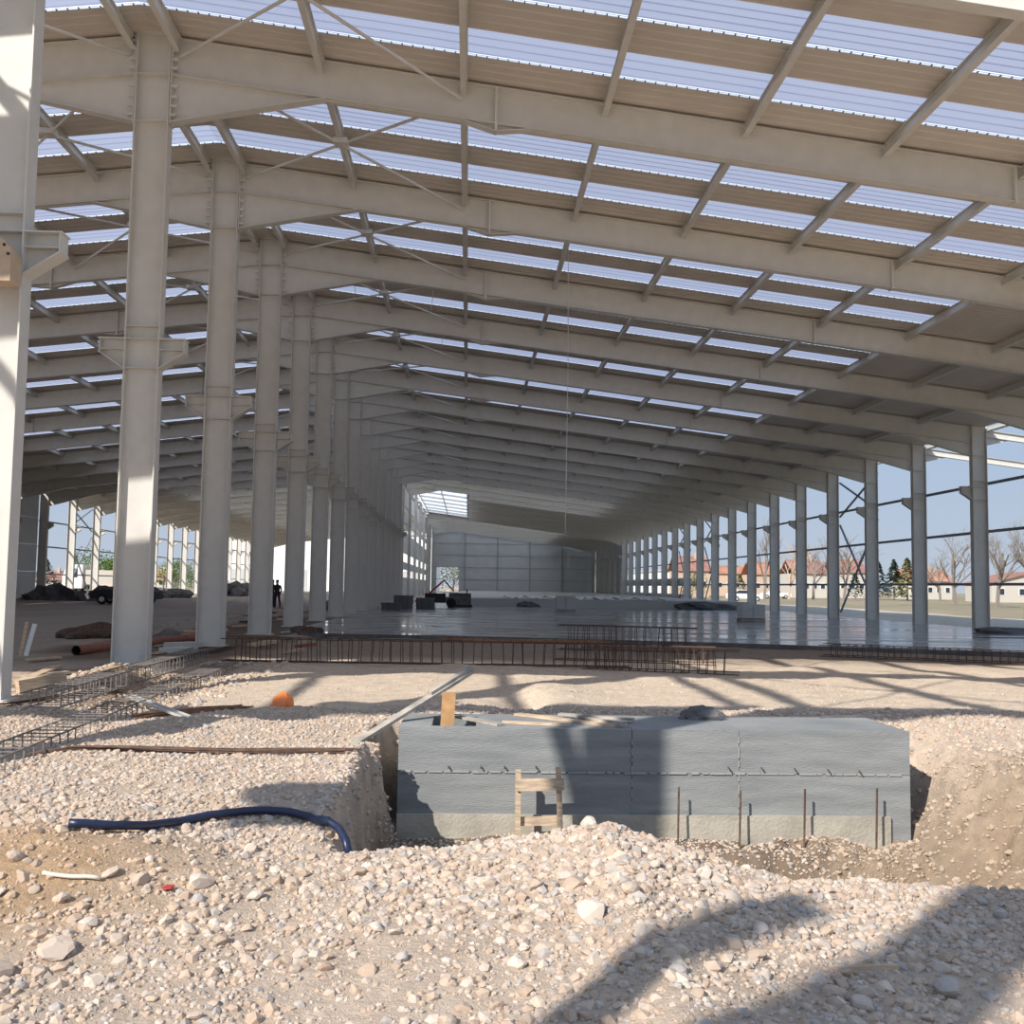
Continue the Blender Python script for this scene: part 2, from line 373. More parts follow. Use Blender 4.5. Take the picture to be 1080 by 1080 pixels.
for k in range(-3, KLAST+1):
    if k < 0: lab = 'freestanding steel column of the central row standing in front of the roofed bays'
    elif k == 0: lab = 'big sunlit white steel column of the central row cut by the picture edge'
    elif k < 14: lab = '%s white bracketed steel column of the central row counting back from the sunlit one' % ORD[k]
    else: lab = 'distant grey steel column of the central row near the back wall'
    g = 'steel columns of the central row'
    if k == -2: continue
    if k == -3:
        full_column('steel_column', XC, k, 'c', lab, g).location.y -= .4; continue
    if k >= 14 and k % 2: continue
    if k < 14: full_column('steel_column', XC, k, 'c', lab, g, k <= 4)
    else: tag(put('steel_column', PLC, None, (XC, YK(k), 0)), lab, 'column', g, 'thing')
for k in range(0, KLAST+1):
    g = 'steel columns of the open wall by the field'
    if k < 5: lab = 'steel column of the field side wall ahead of the visible ones'
    elif k < 20: lab = '%s steel column of the open wall by the field, counting from the camera' % ORD[k-5]
    else: lab = 'distant steel column of the field side wall beside the back wall'
    if k < 15: full_column('steel_column', XR, k, 'r', lab, g, k < 8)
    else: tag(put('steel_column', PLR, None, (XR, YK(k), 0)), lab, 'column', g, 'thing')
for k in range(-1, KLAST+1):
    g = 'sunlit steel columns of the far open wall beyond the central row'
    if k < 12: lab = 'steel column of the side wall beyond the central row, nearer than the truck'
    else: lab = '%s steel column of the sunlit wall beyond the central row, counting from the truck' % ORD[min(k-12, 19)]
    tag(put('steel_column', PLL, None, (XL, YK(k), 0)), lab, 'column', g, 'thing')
# added column section, hung out of view to cast the block's shadow strip
t = thing('shadow_column', 'added unseen steel column section casting the shadow strip on the block', 'column', (XC, YK(-2), 0), kind='thing')
MB().box(-.31, .31, -.008, .008, 5.6, 10.9).obj('web', 'steel', t)
for s_ in (-1, 1):
    MB().box(s_*.32-.012, s_*.32+.012, -.15, .15, 5.6, 10.9).obj('flange', 'steel', t); MB().tube([(s_*.25, 0, 10.9), (s_*.2, 0, 12.2)], .02, 6).obj('chain', 'dark', t); put('bracket', BR[s_], t, (0, 0, .3))
MB().bar((-.32, 0, 8.2), (-1.02, 0, 10.3), .16, .16).obj('shadow_brace', 'steel', t)  # bar added for the diagonal shadow beside that strip
# unseen slender post, added to cast the thin shadow band on the gravel heap
t = thing('shadow_post', 'added unseen slender steel post casting the thin shadow on the gravel heap', 'post', (XC-.15, YK(-3)+.72, 0), kind='thing')
MB().box(-.01, .01, -.12, .12, 0, 9.6).obj('web', 'steel', t); MB().box(-.11, .11, -.13, -.115, 0, 9.6).obj('flange', 'steel', t); MB().box(-.11, .11, .115, .13, 0, 9.6).obj('flange', 'steel', t)

# ------------------------------------------------------------------ rafters
RD = .72
def zr(u): return ZRIDGE - .06 - SLOPE*u            # top of rafter at distance u from the ridge
def rafter_meshes(s, simple=False):
    u0, u1 = .345, XR-XC-.345; P = lambda u, z: (s*u, z); out = {}
    out['web'] = MB().prism([P(u0, zr(u0)), P(u1, zr(u1)), P(u1, zr(u1)-RD), P(u0, zr(u0)-RD-.05)], -.006, .006)
    out['top_flange'] = MB().bar((s*u0, 0, zr(u0)), (s*u1, 0, zr(u1)), .24, .02)
    out['bottom_flange'] = MB().bar((s*u0, 0, zr(u0)-RD-.03), (s*u1, 0, zr(u1)-RD), .24, .02)
    h = MB(); h.prism([P(u0, zr(u0)-RD), P(u0, 10.56), P(3.35, zr(3.35)-RD)], -.006, .006); h.bar((s*u0, 0, 10.55), (s*3.4, 0, zr(3.4)-RD-.012), .24, .02)
    out['haunch_ridge'] = h; h = MB()
    h.prism([P(u1, zr(u1)-RD), P(u1, 7.6), P(u1-3.6, zr(u1-3.6)-RD)], -.006, .006); h.bar((s*u1, 0, 7.6), (s*(u1-3.65), 0, zr(u1-3.65)-RD-.012), .24, .02)
    out['haunch_eave'] = h
    if not simple:
        e = MB(); e.box(min(s*.345, s*.365), max(s*.345, s*.365), -.14, .14, 10.5, 12.3); out['end_plate'] = e
        e = MB()
        for z in (10.68, 10.86, 11.05, 11.26, 11.62, 11.8, 12.0, 12.16):
            for y in (-.09, .09): e.box(min(s*.366, s*.47), max(s*.366, s*.47), y-.028, y+.028, z-.026, z+.026)
        out['bolts'] = e
        us = 6.7; e = MB(); e.box(min(s*us, s*(us+.05)), max(s*us, s*(us+.05)), -.13, .13, zr(us)-RD-.17, zr(us)-.0)
        e.prism([P(us-.8, zr(us-.8)-RD), P(us, zr(us)-RD-.16), P(us+.8, zr(us+.8)-RD)], -.006, .006)
        e.bar((s*(us-.8), 0, zr(us-.8)-RD-.01), (s*us, 0, zr(us)-RD-.17), .2, .016); e.bar((s*(us+.8), 0, zr(us+.8)-RD-.01), (s*us, 0, zr(us)-RD-.17), .2, .016)
        out['splice'] = e
        us = 17.2; e = MB(); e.box(min(s*us, s*(us+.05)), max(s*us, s*(us+.05)), -.13, .13, zr(us)-RD-.05, zr(us)); out['splice_plate'] = e
    return {n: m.mesh(n, 'steel') for n, m in out.items()}
RM = {s: rafter_meshes(s) for s in (1, -1)}; RS = {s: rafter_meshes(s, True) for s in (1, -1)}
def light_rafter():          # shallow over the translucent strip, full depth beyond it
    mb = MB(); u1 = XR-XC-.345
    mb.bar((.35, 0, zr(.35)-.1), (6.3, 0, zr(6.3)-.1), .12, .2)
    mb.prism([(6.3, zr(6.3)), (u1, zr(u1)), (u1, 7.6), (u1-3.6, zr(u1-3.6)-RD), (6.3, zr(6.3)-RD)], -.01, .01)
    mb.bar((6.3, 0, zr(6.3)-RD), (u1-3.6, 0, zr(u1-3.6)-RD), .24, .02)
    return mb.mesh('steel_rafter', 'steel')
LR = light_rafter()
for k in range(-2, KLAST+1):
    for s in (1, -1):
        side = 'over the open hall' if s == 1 else 'behind the central columns'
        g = 'sloping roof rafters ' + side
        if k < 0: lab = 'sloping steel rafter of the unroofed front bays ' + side
        elif k < 14: lab = '%s sloping steel roof rafter %s, counting from the camera' % (ORD[k], side)
        else: lab = 'distant sloping roof rafter ' + side
        if s == 1 and 16 <= k <= 22:
            tag(put('steel_rafter', LR, None, (XC, YK(k), 0)), lab, 'rafter', g, 'thing'); continue
        t = thing('steel_rafter', lab, 'rafter', (XC, YK(k), 0), 0, g, 'thing')
        for n, me in (RM if k < 8 else RS)[s].items():
            if n == 'bolts' and k > 6: continue
            o = put({'bolts': 'bolt_rows', 'haunch_ridge': 'haunch', 'haunch_eave': 'haunch'}.get(n, n), me, t)
            if n == 'bolts': o['kind'] = 'stuff'

# ------------------------------------------------------------------ roof: purlins, sheets, skylights, braces
STR = [(0, 1.95, 0), (1.95, 2.95, 1), (2.95, 4.0, 0), (4.0, 4.95, 1), (4.95, 6.0, 0)]
def sheet_mesh(s, y0, y1, u0, u1, m, name):
    n = max(2, round((y1-y0)/.25)); pts = []; st = (y1-y0)/n
    for i in range(n):
        y = y0 + i*st; pts += [(y, 0), (y+st*.45, 0), (y+st*.55, .012), (y+st*.9, .012)]
    pts.append((y1, 0)); V = []; F = []
    for (y, dz) in pts: V += [(s*u0, y, ZRIDGE-SLOPE*u0+dz), (s*u1, y, ZRIDGE-SLOPE*u1+dz)]
    for i in range(len(pts)-1): F.append((2*i, 2*i+1, 2*i+3, 2*i+2))
    mb = MB(); mb.add(V, F); return mb.mesh(name, m)
def stitch_mesh(s, y1, u0, u1):      # row of screws and lap strip on the edge of a translucent sheet
    mb = MB(); n = int((u1-u0)/.2)
    for i in range(n):
        u = u0 + (i+.5)*(u1-u0)/n; z = ZRIDGE-SLOPE*u
        mb.box(s*u-.011, s*u+.011, y1-.075, y1-.02, z-.022, z-.003)
    return mb.mesh('fixing_screws', 'dark2')
USKY = PURX[7]; UEND = XR - XC + .25
SH = {}
for s in (1, -1):
    for (a, b, tr) in STR:
        if tr: SH[s, a] = [sheet_mesh(s, a, b-.1, 0, USKY, 'skylight', 'skylight_sheet'), sheet_mesh(s, b-.1, b, 0, USKY, 'skylight_clear', 'skylight_lap'), sheet_mesh(s, a, b, USKY, UEND, 'roofsheet', 'roof_sheet'), stitch_mesh(s, b, 0, USKY)]
        else: SH[s, a] = [sheet_mesh(s, a, b, 0, UEND, 'roofsheet', 'roof_sheet')]
SHF = {}
for s in (1, -1):
    for (a, b, tr) in STR:
        if tr: SHF[s, a] = sheet_mesh(s, a, b, 0, USKY, 'skylight_clear', 'skylight_sheet')  # far strips swap in the clearer sheet, to brighten the hall's back
SHH = {}
for s in (1,):
    SHH['clear'] = sheet_mesh(s, 0, 6, 0, 6.1, 'skylight_clear', 'skylight_sheet'); SHH['rest'] = sheet_mesh(s, 0, 6, 6.1, UEND, 'roofsheet', 'roof_sheet')
pm = MB(); pm.box(-.06, .06, .02, 5.98, -.29, -.278); pm.box(-.06, .06, .02, 5.98, -.05, -.038); pm.box(-.005, .005, .02, 5.98, -.28, -.04)
PUR = pm.mesh('purlin', 'steel')
BRA = {}
for s in (1, -1):
    for sgn in (1, -1):
        ua, ub = (.5, 6.05) if sgn == 1 else (6.05, .5)
        BRA[s, sgn] = MB().tube([(s*ua, .05, ZRIDGE-SLOPE*ua-.40), (s*ub, 5.95, ZRIDGE-SLOPE*ub-.40)], .032, 6).mesh('brace', 'steel')
    BRA[s, 'g'] = MB().box(-.16, .16, -.16, .16, -.42, -.3).mesh('gusset_plate', 'steel')
for k in range(-2, KLAST):
    y = YK(k)
    lab = ('bare purlins of the unroofed bay at the front' if k < 0 else ('ribbed roof with translucent strips over the %s bay counting back from the nearest' % ORD[k]) if k < 14 else 'distant ribbed roof bay towards the back wall')
    t = thing('roof', lab, 'roof', (XC, y, 0), 0, 'roof bays', 'structure')
    for s in (1, -1):
        if k <= 10 and not (k == -2 and s == -1):
            for u in PURX: put('purlin', PUR, t, (s*u, 0, ZRIDGE-SLOPE*u), (0, math.atan(SLOPE)*s, 0))
        elif k <= 27:
            mb = MB()
            for u in (PURX if not (s == 1 and 16 <= k <= 21) else [u for u in PURX if u > 6.5]):
                zz = ZRIDGE-SLOPE*u
                mb.box(s*u-.06, s*u+.06, .02, 5.98, zz-.29, zz-.278); mb.box(s*u-.005, s*u+.005, .02, 5.98, zz-.28, zz-.04)
            o = mb.obj('purlins', 'steel', t); o['kind'] = 'stuff'
        if -2 <= k <= 13 and not (k == -2 and s == -1):
            for sgn in (1, -1): put('brace', BRA[s, sgn], t)
            put('gusset_plate', BRA[s, 'g'], t, (s*PURX[1], 3.0, ZRIDGE-SLOPE*PURX[1]))
        if k >= (0 if s == 1 else -1):
            if k >= 16 and k <= 21 and s == 1:
                put('skylight_sheet', SHH['clear'], t); put('roof_sheet', SHH['rest'], t)
                if k < KLAST:
                    mb = MB()
                    for u in (.46, 3.27, 6.1): mb.box(u-.05, u+.05, 0, 6, ZRIDGE-SLOPE*u-.2, ZRIDGE-SLOPE*u-.05)
                    mb.obj('purlins', 'steel', t)['kind'] = 'stuff'
            else:
                for (a, b, tr) in STR:
                    if k == -1 and s == -1 and a in (1.95, 2.95):            # sheets not laid yet
                        ga, gb = (2.3, 4.4) if a == 1.95 else (6.3, 8.6)
                        put('roof_sheet', sheet_mesh(-1, a, b, 0, ga, 'roofsheet', 'roof_sheet'), t)
                        put('roof_sheet', sheet_mesh(-1, a, b, gb, UEND, 'roofsheet', 'roof_sheet'), t); continue
                    for me in SH[s, a]:
                        if me.name.startswith('fixing_screws'):
                            if k <= 3: put('fixing_screws', me, t)['kind'] = 'stuff'
                        elif me.name.startswith('skylight_lap'): put('skylight_lap', me, t)
                        elif me.name.startswith('skylight'): put('skylight_sheet', me if k < 13 else SHF[s, a], t)
                        else: put('roof_sheet', me, t)
# ------------------------------------------------------------------ walls
def wallthing(name, label): return thing(name, label, 'wall', (0, 0, 0), 0, None, 'structure')
G1 = MB().box(-.05, .05, 0, 6, -.06, .06).mesh('girt', 'girt'); GS = MB().box(-.05, .05, 0, 6, -.09, .09).mesh('eave_strut', 'steel')
wr = wallthing('wall_right', 'open steel wall framing beside the field with girts and cross braces')
for k in range(0, KLAST):
    for z in (1.98, 4.28, 6.38): put('girt', G1, wr, (XR+.40, YK(k), z))
    put('eave_strut', GS, wr, (XR+.44, YK(k), 8.75))
XB = [MB().bar((0, .1, a), (0, 5.9, b), .09, .09).mesh('cross_brace', 'girt') for a, b in ((6.1, 8.2), (8.2, 6.1), (.3, 5.6), (5.6, .3))]
for k in (7, 13, 15):
    for me in XB: put('cross_brace', me, wr, (XR+.41, YK(k), 0))
PN = {}
def panel(parent, x, k, z0, z1, m='panel', name='wall_panel', y0=.02, y1=5.98):
    key = (round(z1-z0, 3), m, y0, y1)
    if key not in PN: PN[key] = MB().box(-.04, .04, y0, y1, .008, z1-z0-.008).mesh(name, m)
    return put(name, PN[key], parent, (x, YK(k), z0))
for k in range(15, KLAST):
    for (a, b) in ((0, 1.0), (1.85, 2.7)): panel(wr, XR+.50, k, a, b)
    if k >= 22:
        for (a, b) in ((1.0, 1.85), (2.7, 4.3), (4.3, 6.4), (6.4, 8.6)): panel(wr, XR+.50, k, a, b)
wlft = wallthing('wall_left', 'far side wall beyond the central columns, open in front, clad midway, open further back')
for k in range(-1, KLAST):
    if k >= 12 or k < 5:  # cladding left off the nearest unseen bays so fill light enters
        for z in (1.98, 4.28, 6.38): put('girt', G1, wlft, (XL-.40, YK(k), z))
    put('eave_strut', GS, wlft, (XL-.44, YK(k), 8.75))
    if 5 <= k <= 11:
        for (a, b) in ((0, 2.2), (2.2, 4.4), (4.4, 6.6), (6.6, 8.8)): panel(wlft, XL-.50, k, a, b)
for k in (13,):
    for me in XB: put('cross_brace', me, wlft, (XL-.41, YK(k), 0))
# partition in the central row at the back, with window gaps
wm = wallthing('wall_middle', 'grey partition wall in the central row at the back with square gaps')
for k in range(15, KLAST):
    rows = ((0, 2.3), (3.1, 3.9), (4.8, 7.0), (8.0, 8.7), (9.6, 11.4)) if k < 25 else ((0, 2.3), (2.3, 4.8), (4.8, 7.0), (7.0, 9.6), (9.6, 11.4))
    for (a, b) in rows: panel(wm, XC-.30, k, a, b)
# back wall: panels between posts
yb = YK(KLAST)+.62
wb = wallthing('wall_back', 'grey panelled back wall of the hall with thin posts')
bx = [XC+.0 + i*(XR-XC+.2)/5 for i in range(6)]
for i in range(6): MB().box(bx[i]-.12, bx[i]+.12, yb-.25, yb-.02, 0, zroof(bx[i])-.5).obj('post', 'post', wb)
zs = [0, 2.6, 4.75, 6.9, 9.0]
for i in range(5):
    for j in range(5):
        x0, x1 = bx[i]+.01, bx[i+1]-.01; z0 = zs[j]+.012
        if i == 0 and j in (0, 1):
            MB().box(x0, x0+.75, yb, yb+.1, z0, zs[j+1]).obj('wall_panel', 'panel', wb); MB().box(x0+4.7, x1, yb, yb+.1, z0, zs[j+1]).obj('wall_panel', 'panel', wb); continue
        if j < 4:
            ta = min(zs[j+1], zroof(x0)-.2); tb = min(zs[j+1], zroof(x1)-.2)
        else: ta, tb = zroof(x0)-.2, zroof(x1)-.2
        if min(ta, tb) <= z0: continue
        MB().prism([(x0, z0), (x1, z0), (x1, tb), (x0, ta)], yb, yb+.1).obj('wall_panel', 'panel', wb)
for j in range(1, 5): 
    x1 = min(bx[-1], XC + (ZRIDGE-.6-zs[j])/SLOPE)
    MB().box(bx[0], x1, yb-.1, yb-.02, zs[j]-.05, zs[j]+.05).obj('girt', 'post', wb)

# ---- lean-to frames outside the field wall
for k in range(3, 7):
    lab = 'sunlit lean-to rafter outside the field wall at the %s visible column' % ORD[k-5] if k >= 5 else 'lean-to rafter outside the field wall ahead of the visible columns'
    t = thing('lean_to_rafter', lab, 'rafter', (XR, YK(k), 0), 0, 'lean-to rafters', 'thing')
    MB().prism([(.34, 8.72), (10, 7.55), (10, 7.28), (.34, 8.45)], -.006, .006).obj('web', 'steel', t)
    MB().bar((.34, 0, 8.73), (10, 0, 7.56), .18, .016).obj('top_flange', 'steel', t); MB().bar((.34, 0, 8.44), (10, 0, 7.27), .18, .016).obj('bottom_flange', 'steel', t)
    MB().prism([(.34, 8.45), (1.4, 8.3), (.34, 8.05)], -.006, .006).obj('haunch', 'steel', t)
    tag(put('steel_column', MB().box(10.02, 10.22, -.1, .1, 0, 7.6).mesh('lean_to_post', 'steel'), None, (XR, YK(k), 0)), 'outer post of the lean-to beside the field wall', 'column', 'lean-to posts', 'thing')

# ------------------------------------------------------------------ ground contact helper
def hit(px, py):
    r = ray(px, py); t = 2.0
    while t < 250:
        p = EYE + r*t
        if p.z < gz(p.x, p.y): break
        t *= 1.01
    a, b = t/1.01, t
    for _ in range(14):
        m = (a+b)/2; p = EYE + r*m
        if p.z < gz(p.x, p.y): b = m
        else: a = m
    return EYE + r*b

# ------------------------------------------------------------------ concrete foundation block
BX0, BX1, BY0, BY1, BZT = -.70, 4.79, 11.0, 12.2, .09
t = thing('foundation_block', 'long grey board-marked concrete foundation block in the pit', 'foundation', (0, 0, 0))
cuts = [BX0, 1.78, 2.93, BX1]; prd = [.0, .006, .002]; prl = [.004, .0, .005]
for i in range(3):
    x0, x1 = cuts[i]+(.003 if i else 0), cuts[i+1]-.003*(i < 2)
    MB().box(x0, x1, BY0-prl[i], BY1, -1.5, -.372).obj('lower_pour', 'concrete', t)
    if i == 0:
        px0, px1, py0, py1 = -.36, .12, 11.16, 11.95; y0 = BY0-prd[0]
        mb = MB()
        mb.box(x0, px0, y0, BY1, -.366, BZT); mb.box(px1, x1, y0, BY1, -.366, BZT); mb.box(px0, px1, y0, py0, -.366, BZT); mb.box(px0, px1, py1, BY1, -.366, BZT)
        mb.obj('upper_pour', 'concrete', t)
    else: MB().box(x0, x1, BY0-prd[i], BY1, -.366, BZT).obj('upper_pour', 'concrete', t)
MB().box(BX0, 4.56, BY0-.045, BY0-.006, -1.4, -.80).obj('footing', 'concrete_foot', t)
# mortar fins left along the formwork joints
mb = MB(); x = BX0+.02
while x < BX1-.05:
    l = random.uniform(.05, .2); mb.box(x, min(x+l, BX1), BY0-.016, BY0-.004, -.374+random.uniform(-.004, .002), -.360+random.uniform(0, .008)); x += l+random.uniform(0, .06)
mb.obj('joint_fin', 'fin', t)['kind'] = 'stuff'
mb = MB()
for xs_ in cuts[1:3]:
    z = -.78
    while z < BZT-.06:
        l = random.uniform(.03, .12); mb.box(xs_-.006, xs_+.006, BY0-.013, BY0-.003, z, min(z+l, BZT)); z += l+random.uniform(0, .05)
mb.obj('joint_fin', 'fin', t)['kind'] = 'stuff'
TW = MB().bar((0, 0, 0), (.0, -.055, -.012), .012, .012).mesh('tie_wire', 'rust')
for px, py in ((473, 808), (507, 808), (532, 808), (565, 808), (768, 809), (803, 809.5), (838, 810.5), (873, 811.5), (906, 813)):
    p = atY(px, py, BY0-.005); put('tie_wire', TW, t, (p.x, p.y, p.z))
for i, px in enumerate((716, 781, 849, 925)):
    a = atY(px, (830, 834, 832, 831)[i], 10.82); b = atY(px-1, 884, 10.78)
    tag(MB().tube([a, (b.x, b.y, gz(b.x, b.y)-.05)], .011, 6).obj('rebar_stake', 'rust'), '%s thin rusty stake before the foundation block, counting from the pallet-wood trestle' % ORD[i], 'stake', 'rusty stakes before the block')
# wooden trestle leaning before the block
t = thing('wooden_trestle', 'small pale wooden trestle of two posts and a crosspiece before the block', 'trestle')
yt = 10.70; a = atY(547, 812, yt); b = atY(590, 809, yt+.03)
MB().bar((a.x, yt, -1.1), (a.x-.005, yt, a.z), .055, .045, (0, 1, 0)).obj('post', 'wood', t)
MB().bar((b.x+.02, yt, -1.1), (b.x-.01, yt+.03, b.z), .055, .045, (0, 1, 0)).obj('post', 'wood', t)
c = atY(545, 828, yt-.04); d = atY(595, 827, yt-.03)
MB().bar((c.x, yt-.04, c.z), (d.x, yt-.03, d.z), .12, .026, (0, 1, 0)).obj('crosspiece', 'wood', t)
c = atY(547, 866, yt+.05); d = atY(592, 866, yt+.05)
MB().bar((c.x, yt+.04, c.z), (d.x, yt+.06, d.z), .09, .024, (0, 1, 0)).obj('crosspiece', 'wood', t)
p = atY(562, 868, 10.45); tag(MB().bar((p.x, p.y, -1.1), (p.x, p.y, p.z), .025, .025).obj('wooden_peg', 'wood'), 'thin wooden peg standing between the posts of the trestle', 'peg')

# ------------------------------------------------------------------ timber about the block
def lumber(name, p, q, w, h, m, label, cat='plank', group=None, upv=(0, 0, 1)): return tag(MB().bar(p, q, w, h, upv).obj(name, m), label, cat, group)
p = atY(371, 791, 10.95); p.z = gz(p.x, p.y); q = atY(497, 708, 12.35)
lumber('plank', p+Vector((0, 0, .03)), q, .11, .035, 'wood_grey', 'long weathered plank slanting up from the gravel over the block end')
q2 = p.lerp(q, .62); lumber('plank', q2+Vector((.0, 0, .05)), q+Vector((.01, .02, .05)), .07, .04, 'wood_grey', 'short dark lath lying on the upper end of the slanting plank')
p = atY(470, 764, 11.5); lumber('upright_board', (p.x, 11.5, -.36), (p.x+.03, 11.62, atY(474, 730, 11.6).z), .15, .035, 'wood_orange', 'orange-brown board standing upright in the block pocket', 'board', None, (0, 1, 0))
for i, (x0, y0, x1, y1, w, m, lab) in enumerate(((482, 757, 528, 766, .10, 'wood_grey', 'short plank lying beside the block pocket'), (545, 754, 650, 767, .12, 'wood', 'pale long plank lying slantwise on the block top'),
        (590, 757, 668, 763, .09, 'wood_grey', 'narrow grey plank crossing the pale plank on the block'), (530, 763, 600, 766, .08, 'wood', 'short pale plank along the front edge of the block top'), (610, 760, 660, 768, .05, 'wood_grey', 'thin lath at the end of the planks on the block'))):
    a = atZ(x0, y0, BZT); b = atZ(x1, y1, BZT); zz = BZT+.016+.027*(i in (2, 4))
    a.y = min(max(a.y, 11.06), 12.1); b.y = min(max(b.y, 11.06), 12.1)
    lumber('plank', (a.x, a.y, zz), (b.x, b.y, zz), w, .026, m, lab, 'plank', 'planks on the block')
# dark cement heap on the block, thin bar at its end
def lump(name, loc, rx, ry, rz, m, label, cat, seed, group=None, sub=3):
    bm = bmesh.new(); bmesh.ops.create_icosphere(bm, subdivisions=sub, radius=1); rs = random.Random(seed); dirs = [(Vector((rs.uniform(-1, 1), rs.uniform(-1, 1), rs.uniform(-1, 1))).normalized(), rs.uniform(2, 11), rs.uniform(0, 6)) for _ in range(9)]
    for v in bm.verts:
        n = v.co.normalized(); d = 1 + sum(.08*math.sin(n.dot(a)*f+ph) for a, f, ph in dirs)
        z = n.z*d; v.co = Vector((n.x*d*rx, n.y*d*ry, max(z, -.06)*rz))
    me = bpy.data.meshes.new(name); bm.to_mesh(me); bm.free(); me.materials.append(MATS[m]); return tag(put(name, me, None, loc), label, cat, group)
p = atZ(752, 752, BZT); lump('mortar_heap', (2.75, 11.95, BZT+.008), .26, .16, .13, 'dark2', 'small dark heap of mortar on the block top', 'mortar heap', 5)
p = atZ(880, 759, .1); lumber('iron_bar', (4.2, 12.12, BZT+.012), (5.0, 12.3, BZT+.02), .02, .02, 'dark2', 'thin dark bar over the far corner of the block', 'bar')

# ------------------------------------------------------------------ things on the gravel
def ground_path(pts, lift, n=6):
    P = [hit(*p) for p in pts]; out = []
    for i in range(len(P)-1):
        for j in range(n):
            out.append(P[i].lerp(P[i+1], j/n))
    out.append(P[-1])
    for _ in range(4): out = [out[0]] + [(out[i-1]+out[i]*2+out[i+1])/4 for i in range(1, len(out)-1)] + [out[-1]]
    return [Vector((p.x, p.y, gz(p.x, p.y)+lift)) for p in out]
pts = ground_path([(72, 876), (130, 879), (190, 872), (240, 863), (280, 860), (312, 864), (334, 872)], .045, 5)
e = pts[-1]; pts += [e+Vector((.09, -.03, -.0)), e+Vector((.17, -.10, -.03)), e+Vector((.23, -.2, -.09)), e+Vector((.26, -.28, -.16))]
t = thing('hose', 'thick dark blue plastic hose curving across the gravel', 'hose')
MB().tube(pts, .029, 10).obj('tube', 'hose', t, True)
MB().tube([pts[-5], pts[-4]], .034, 10).obj('collar', 'hose_end', t, True)
pts = ground_path([(45, 924), (75, 929), (106, 930)], .02, 4)
tag(MB().tube(pts, .012, 7).obj('plastic_rod', 'pvc', None, True), 'short pale plastic rod lying on the orange dirt', 'rod')
p = hit(176, 940); tag(MB().prism([(-.03, -.02), (.03, -.03), (.035, .03), (-.01, .04)], 0, .008, 'z').obj('plastic_scrap', 'red'), 'small red plastic scrap between the stones', 'scrap').location = (p.x, p.y, p.z+.02)
p = hit(905, 1028); lumber('wooden_stick', p+Vector((-.2, 0, .03)), p+Vector((.22, .02, .035)), .03, .02, 'wood', 'short wooden stick lying in the shaded gravel', 'stick')
# helmet
p = hit(298, 746); t = thing('safety_helmet', 'orange plastic safety helmet lying on the pale ground', 'helmet', (p.x, p.y, p.z+.0))
prof = [(.142*math.cos(a), .03+.16*math.sin(a)) for a in [i*math.pi/2/8 for i in range(9)]]; prof[-1] = (.004, .19)
MB().lathe([(.138, .0)]+prof, 20).obj('shell', 'helmet', t, True)
MB().lathe([(.13, .0), (.168, .004), (.165, .016), (.138, .024)], 20).obj('brim', 'helmet', t, True)
MB().tube([(0, -.145*math.cos(a), .03+.165*math.sin(a)) for a in [i*math.pi/8 for i in range(9)]], .014, 6).obj('ridge', 'helmet', t, True)
t.rotation_euler = (.1, .05, .6)
# rebar bundles
def bundle(name, p, q, n, spread, m, label, curve=.05):
    t = thing(name, label, 'rebar'); p, q = Vector(p), Vector(q); d = (q-p).normalized(); s_ = d.cross(Vector((0, 0, 1)))
    for i in range(n):
        o0, o1, bnd = random.uniform(-1, 1)*spread, random.uniform(-1, 1)*spread, random.uniform(-curve, curve); a0, a1 = random.uniform(-.12, .1), random.uniform(-.25, .15); pts = []
        for j in range(9):
            f = j/8; c = p.lerp(q, f) + s_*(o0*(1-f)+o1*f+bnd*math.sin(f*math.pi)); c += d*(a0*(1-f)+a1*f)
            pts.append(Vector((c.x, c.y, gz(c.x, c.y)+.02+.012*(i % 3))))
        MB().tube(pts, .009, 5).obj('bar', m, t)
a, b = hit(42, 797), hit(372, 796); bundle('rebar_bundle', a, b, 9, .09, 'rust', 'long bundle of rusty bars lying across the gravel terrace')
a, b = hit(150, 758), hit(262, 748); bundle('rebar_bundle', a, b, 10, .13, 'rust_light', 'short orange-rusty bars lying beside the helmet')
a, b = hit(0, 745), hit(120, 728); bundle('rebar_bundle', a, b, 7, .2, 'rust', 'scattered rusty bars by the foot of the sunlit column')
a, b = hit(160, 700), hit(250, 682); bundle('rebar_bundle', a, b, 9, .35, 'rust', 'brown bars strewn between the central columns')
# galvanised ladder strip
a, b = hit(134, 746), hit(224, 769); t = thing('cable_ladder', 'pale perforated metal strip lying tilted on the gravel', 'cable ladder')
a.z += .16; b.z += .03; d = (b-a).normalized(); s_ = d.cross(Vector((0, 0, 1))).normalized()
for o in (-.05, .05): MB().bar(a+s_*o, b+s_*o, .012, .03).obj('rail', 'galv', t)
RG = MB().bar(s_*-.05, s_*.05, .02, .008).mesh('rung', 'galv')
for i in range(28): put('rung', RG, t, a.lerp(b, (i+.5)/28))
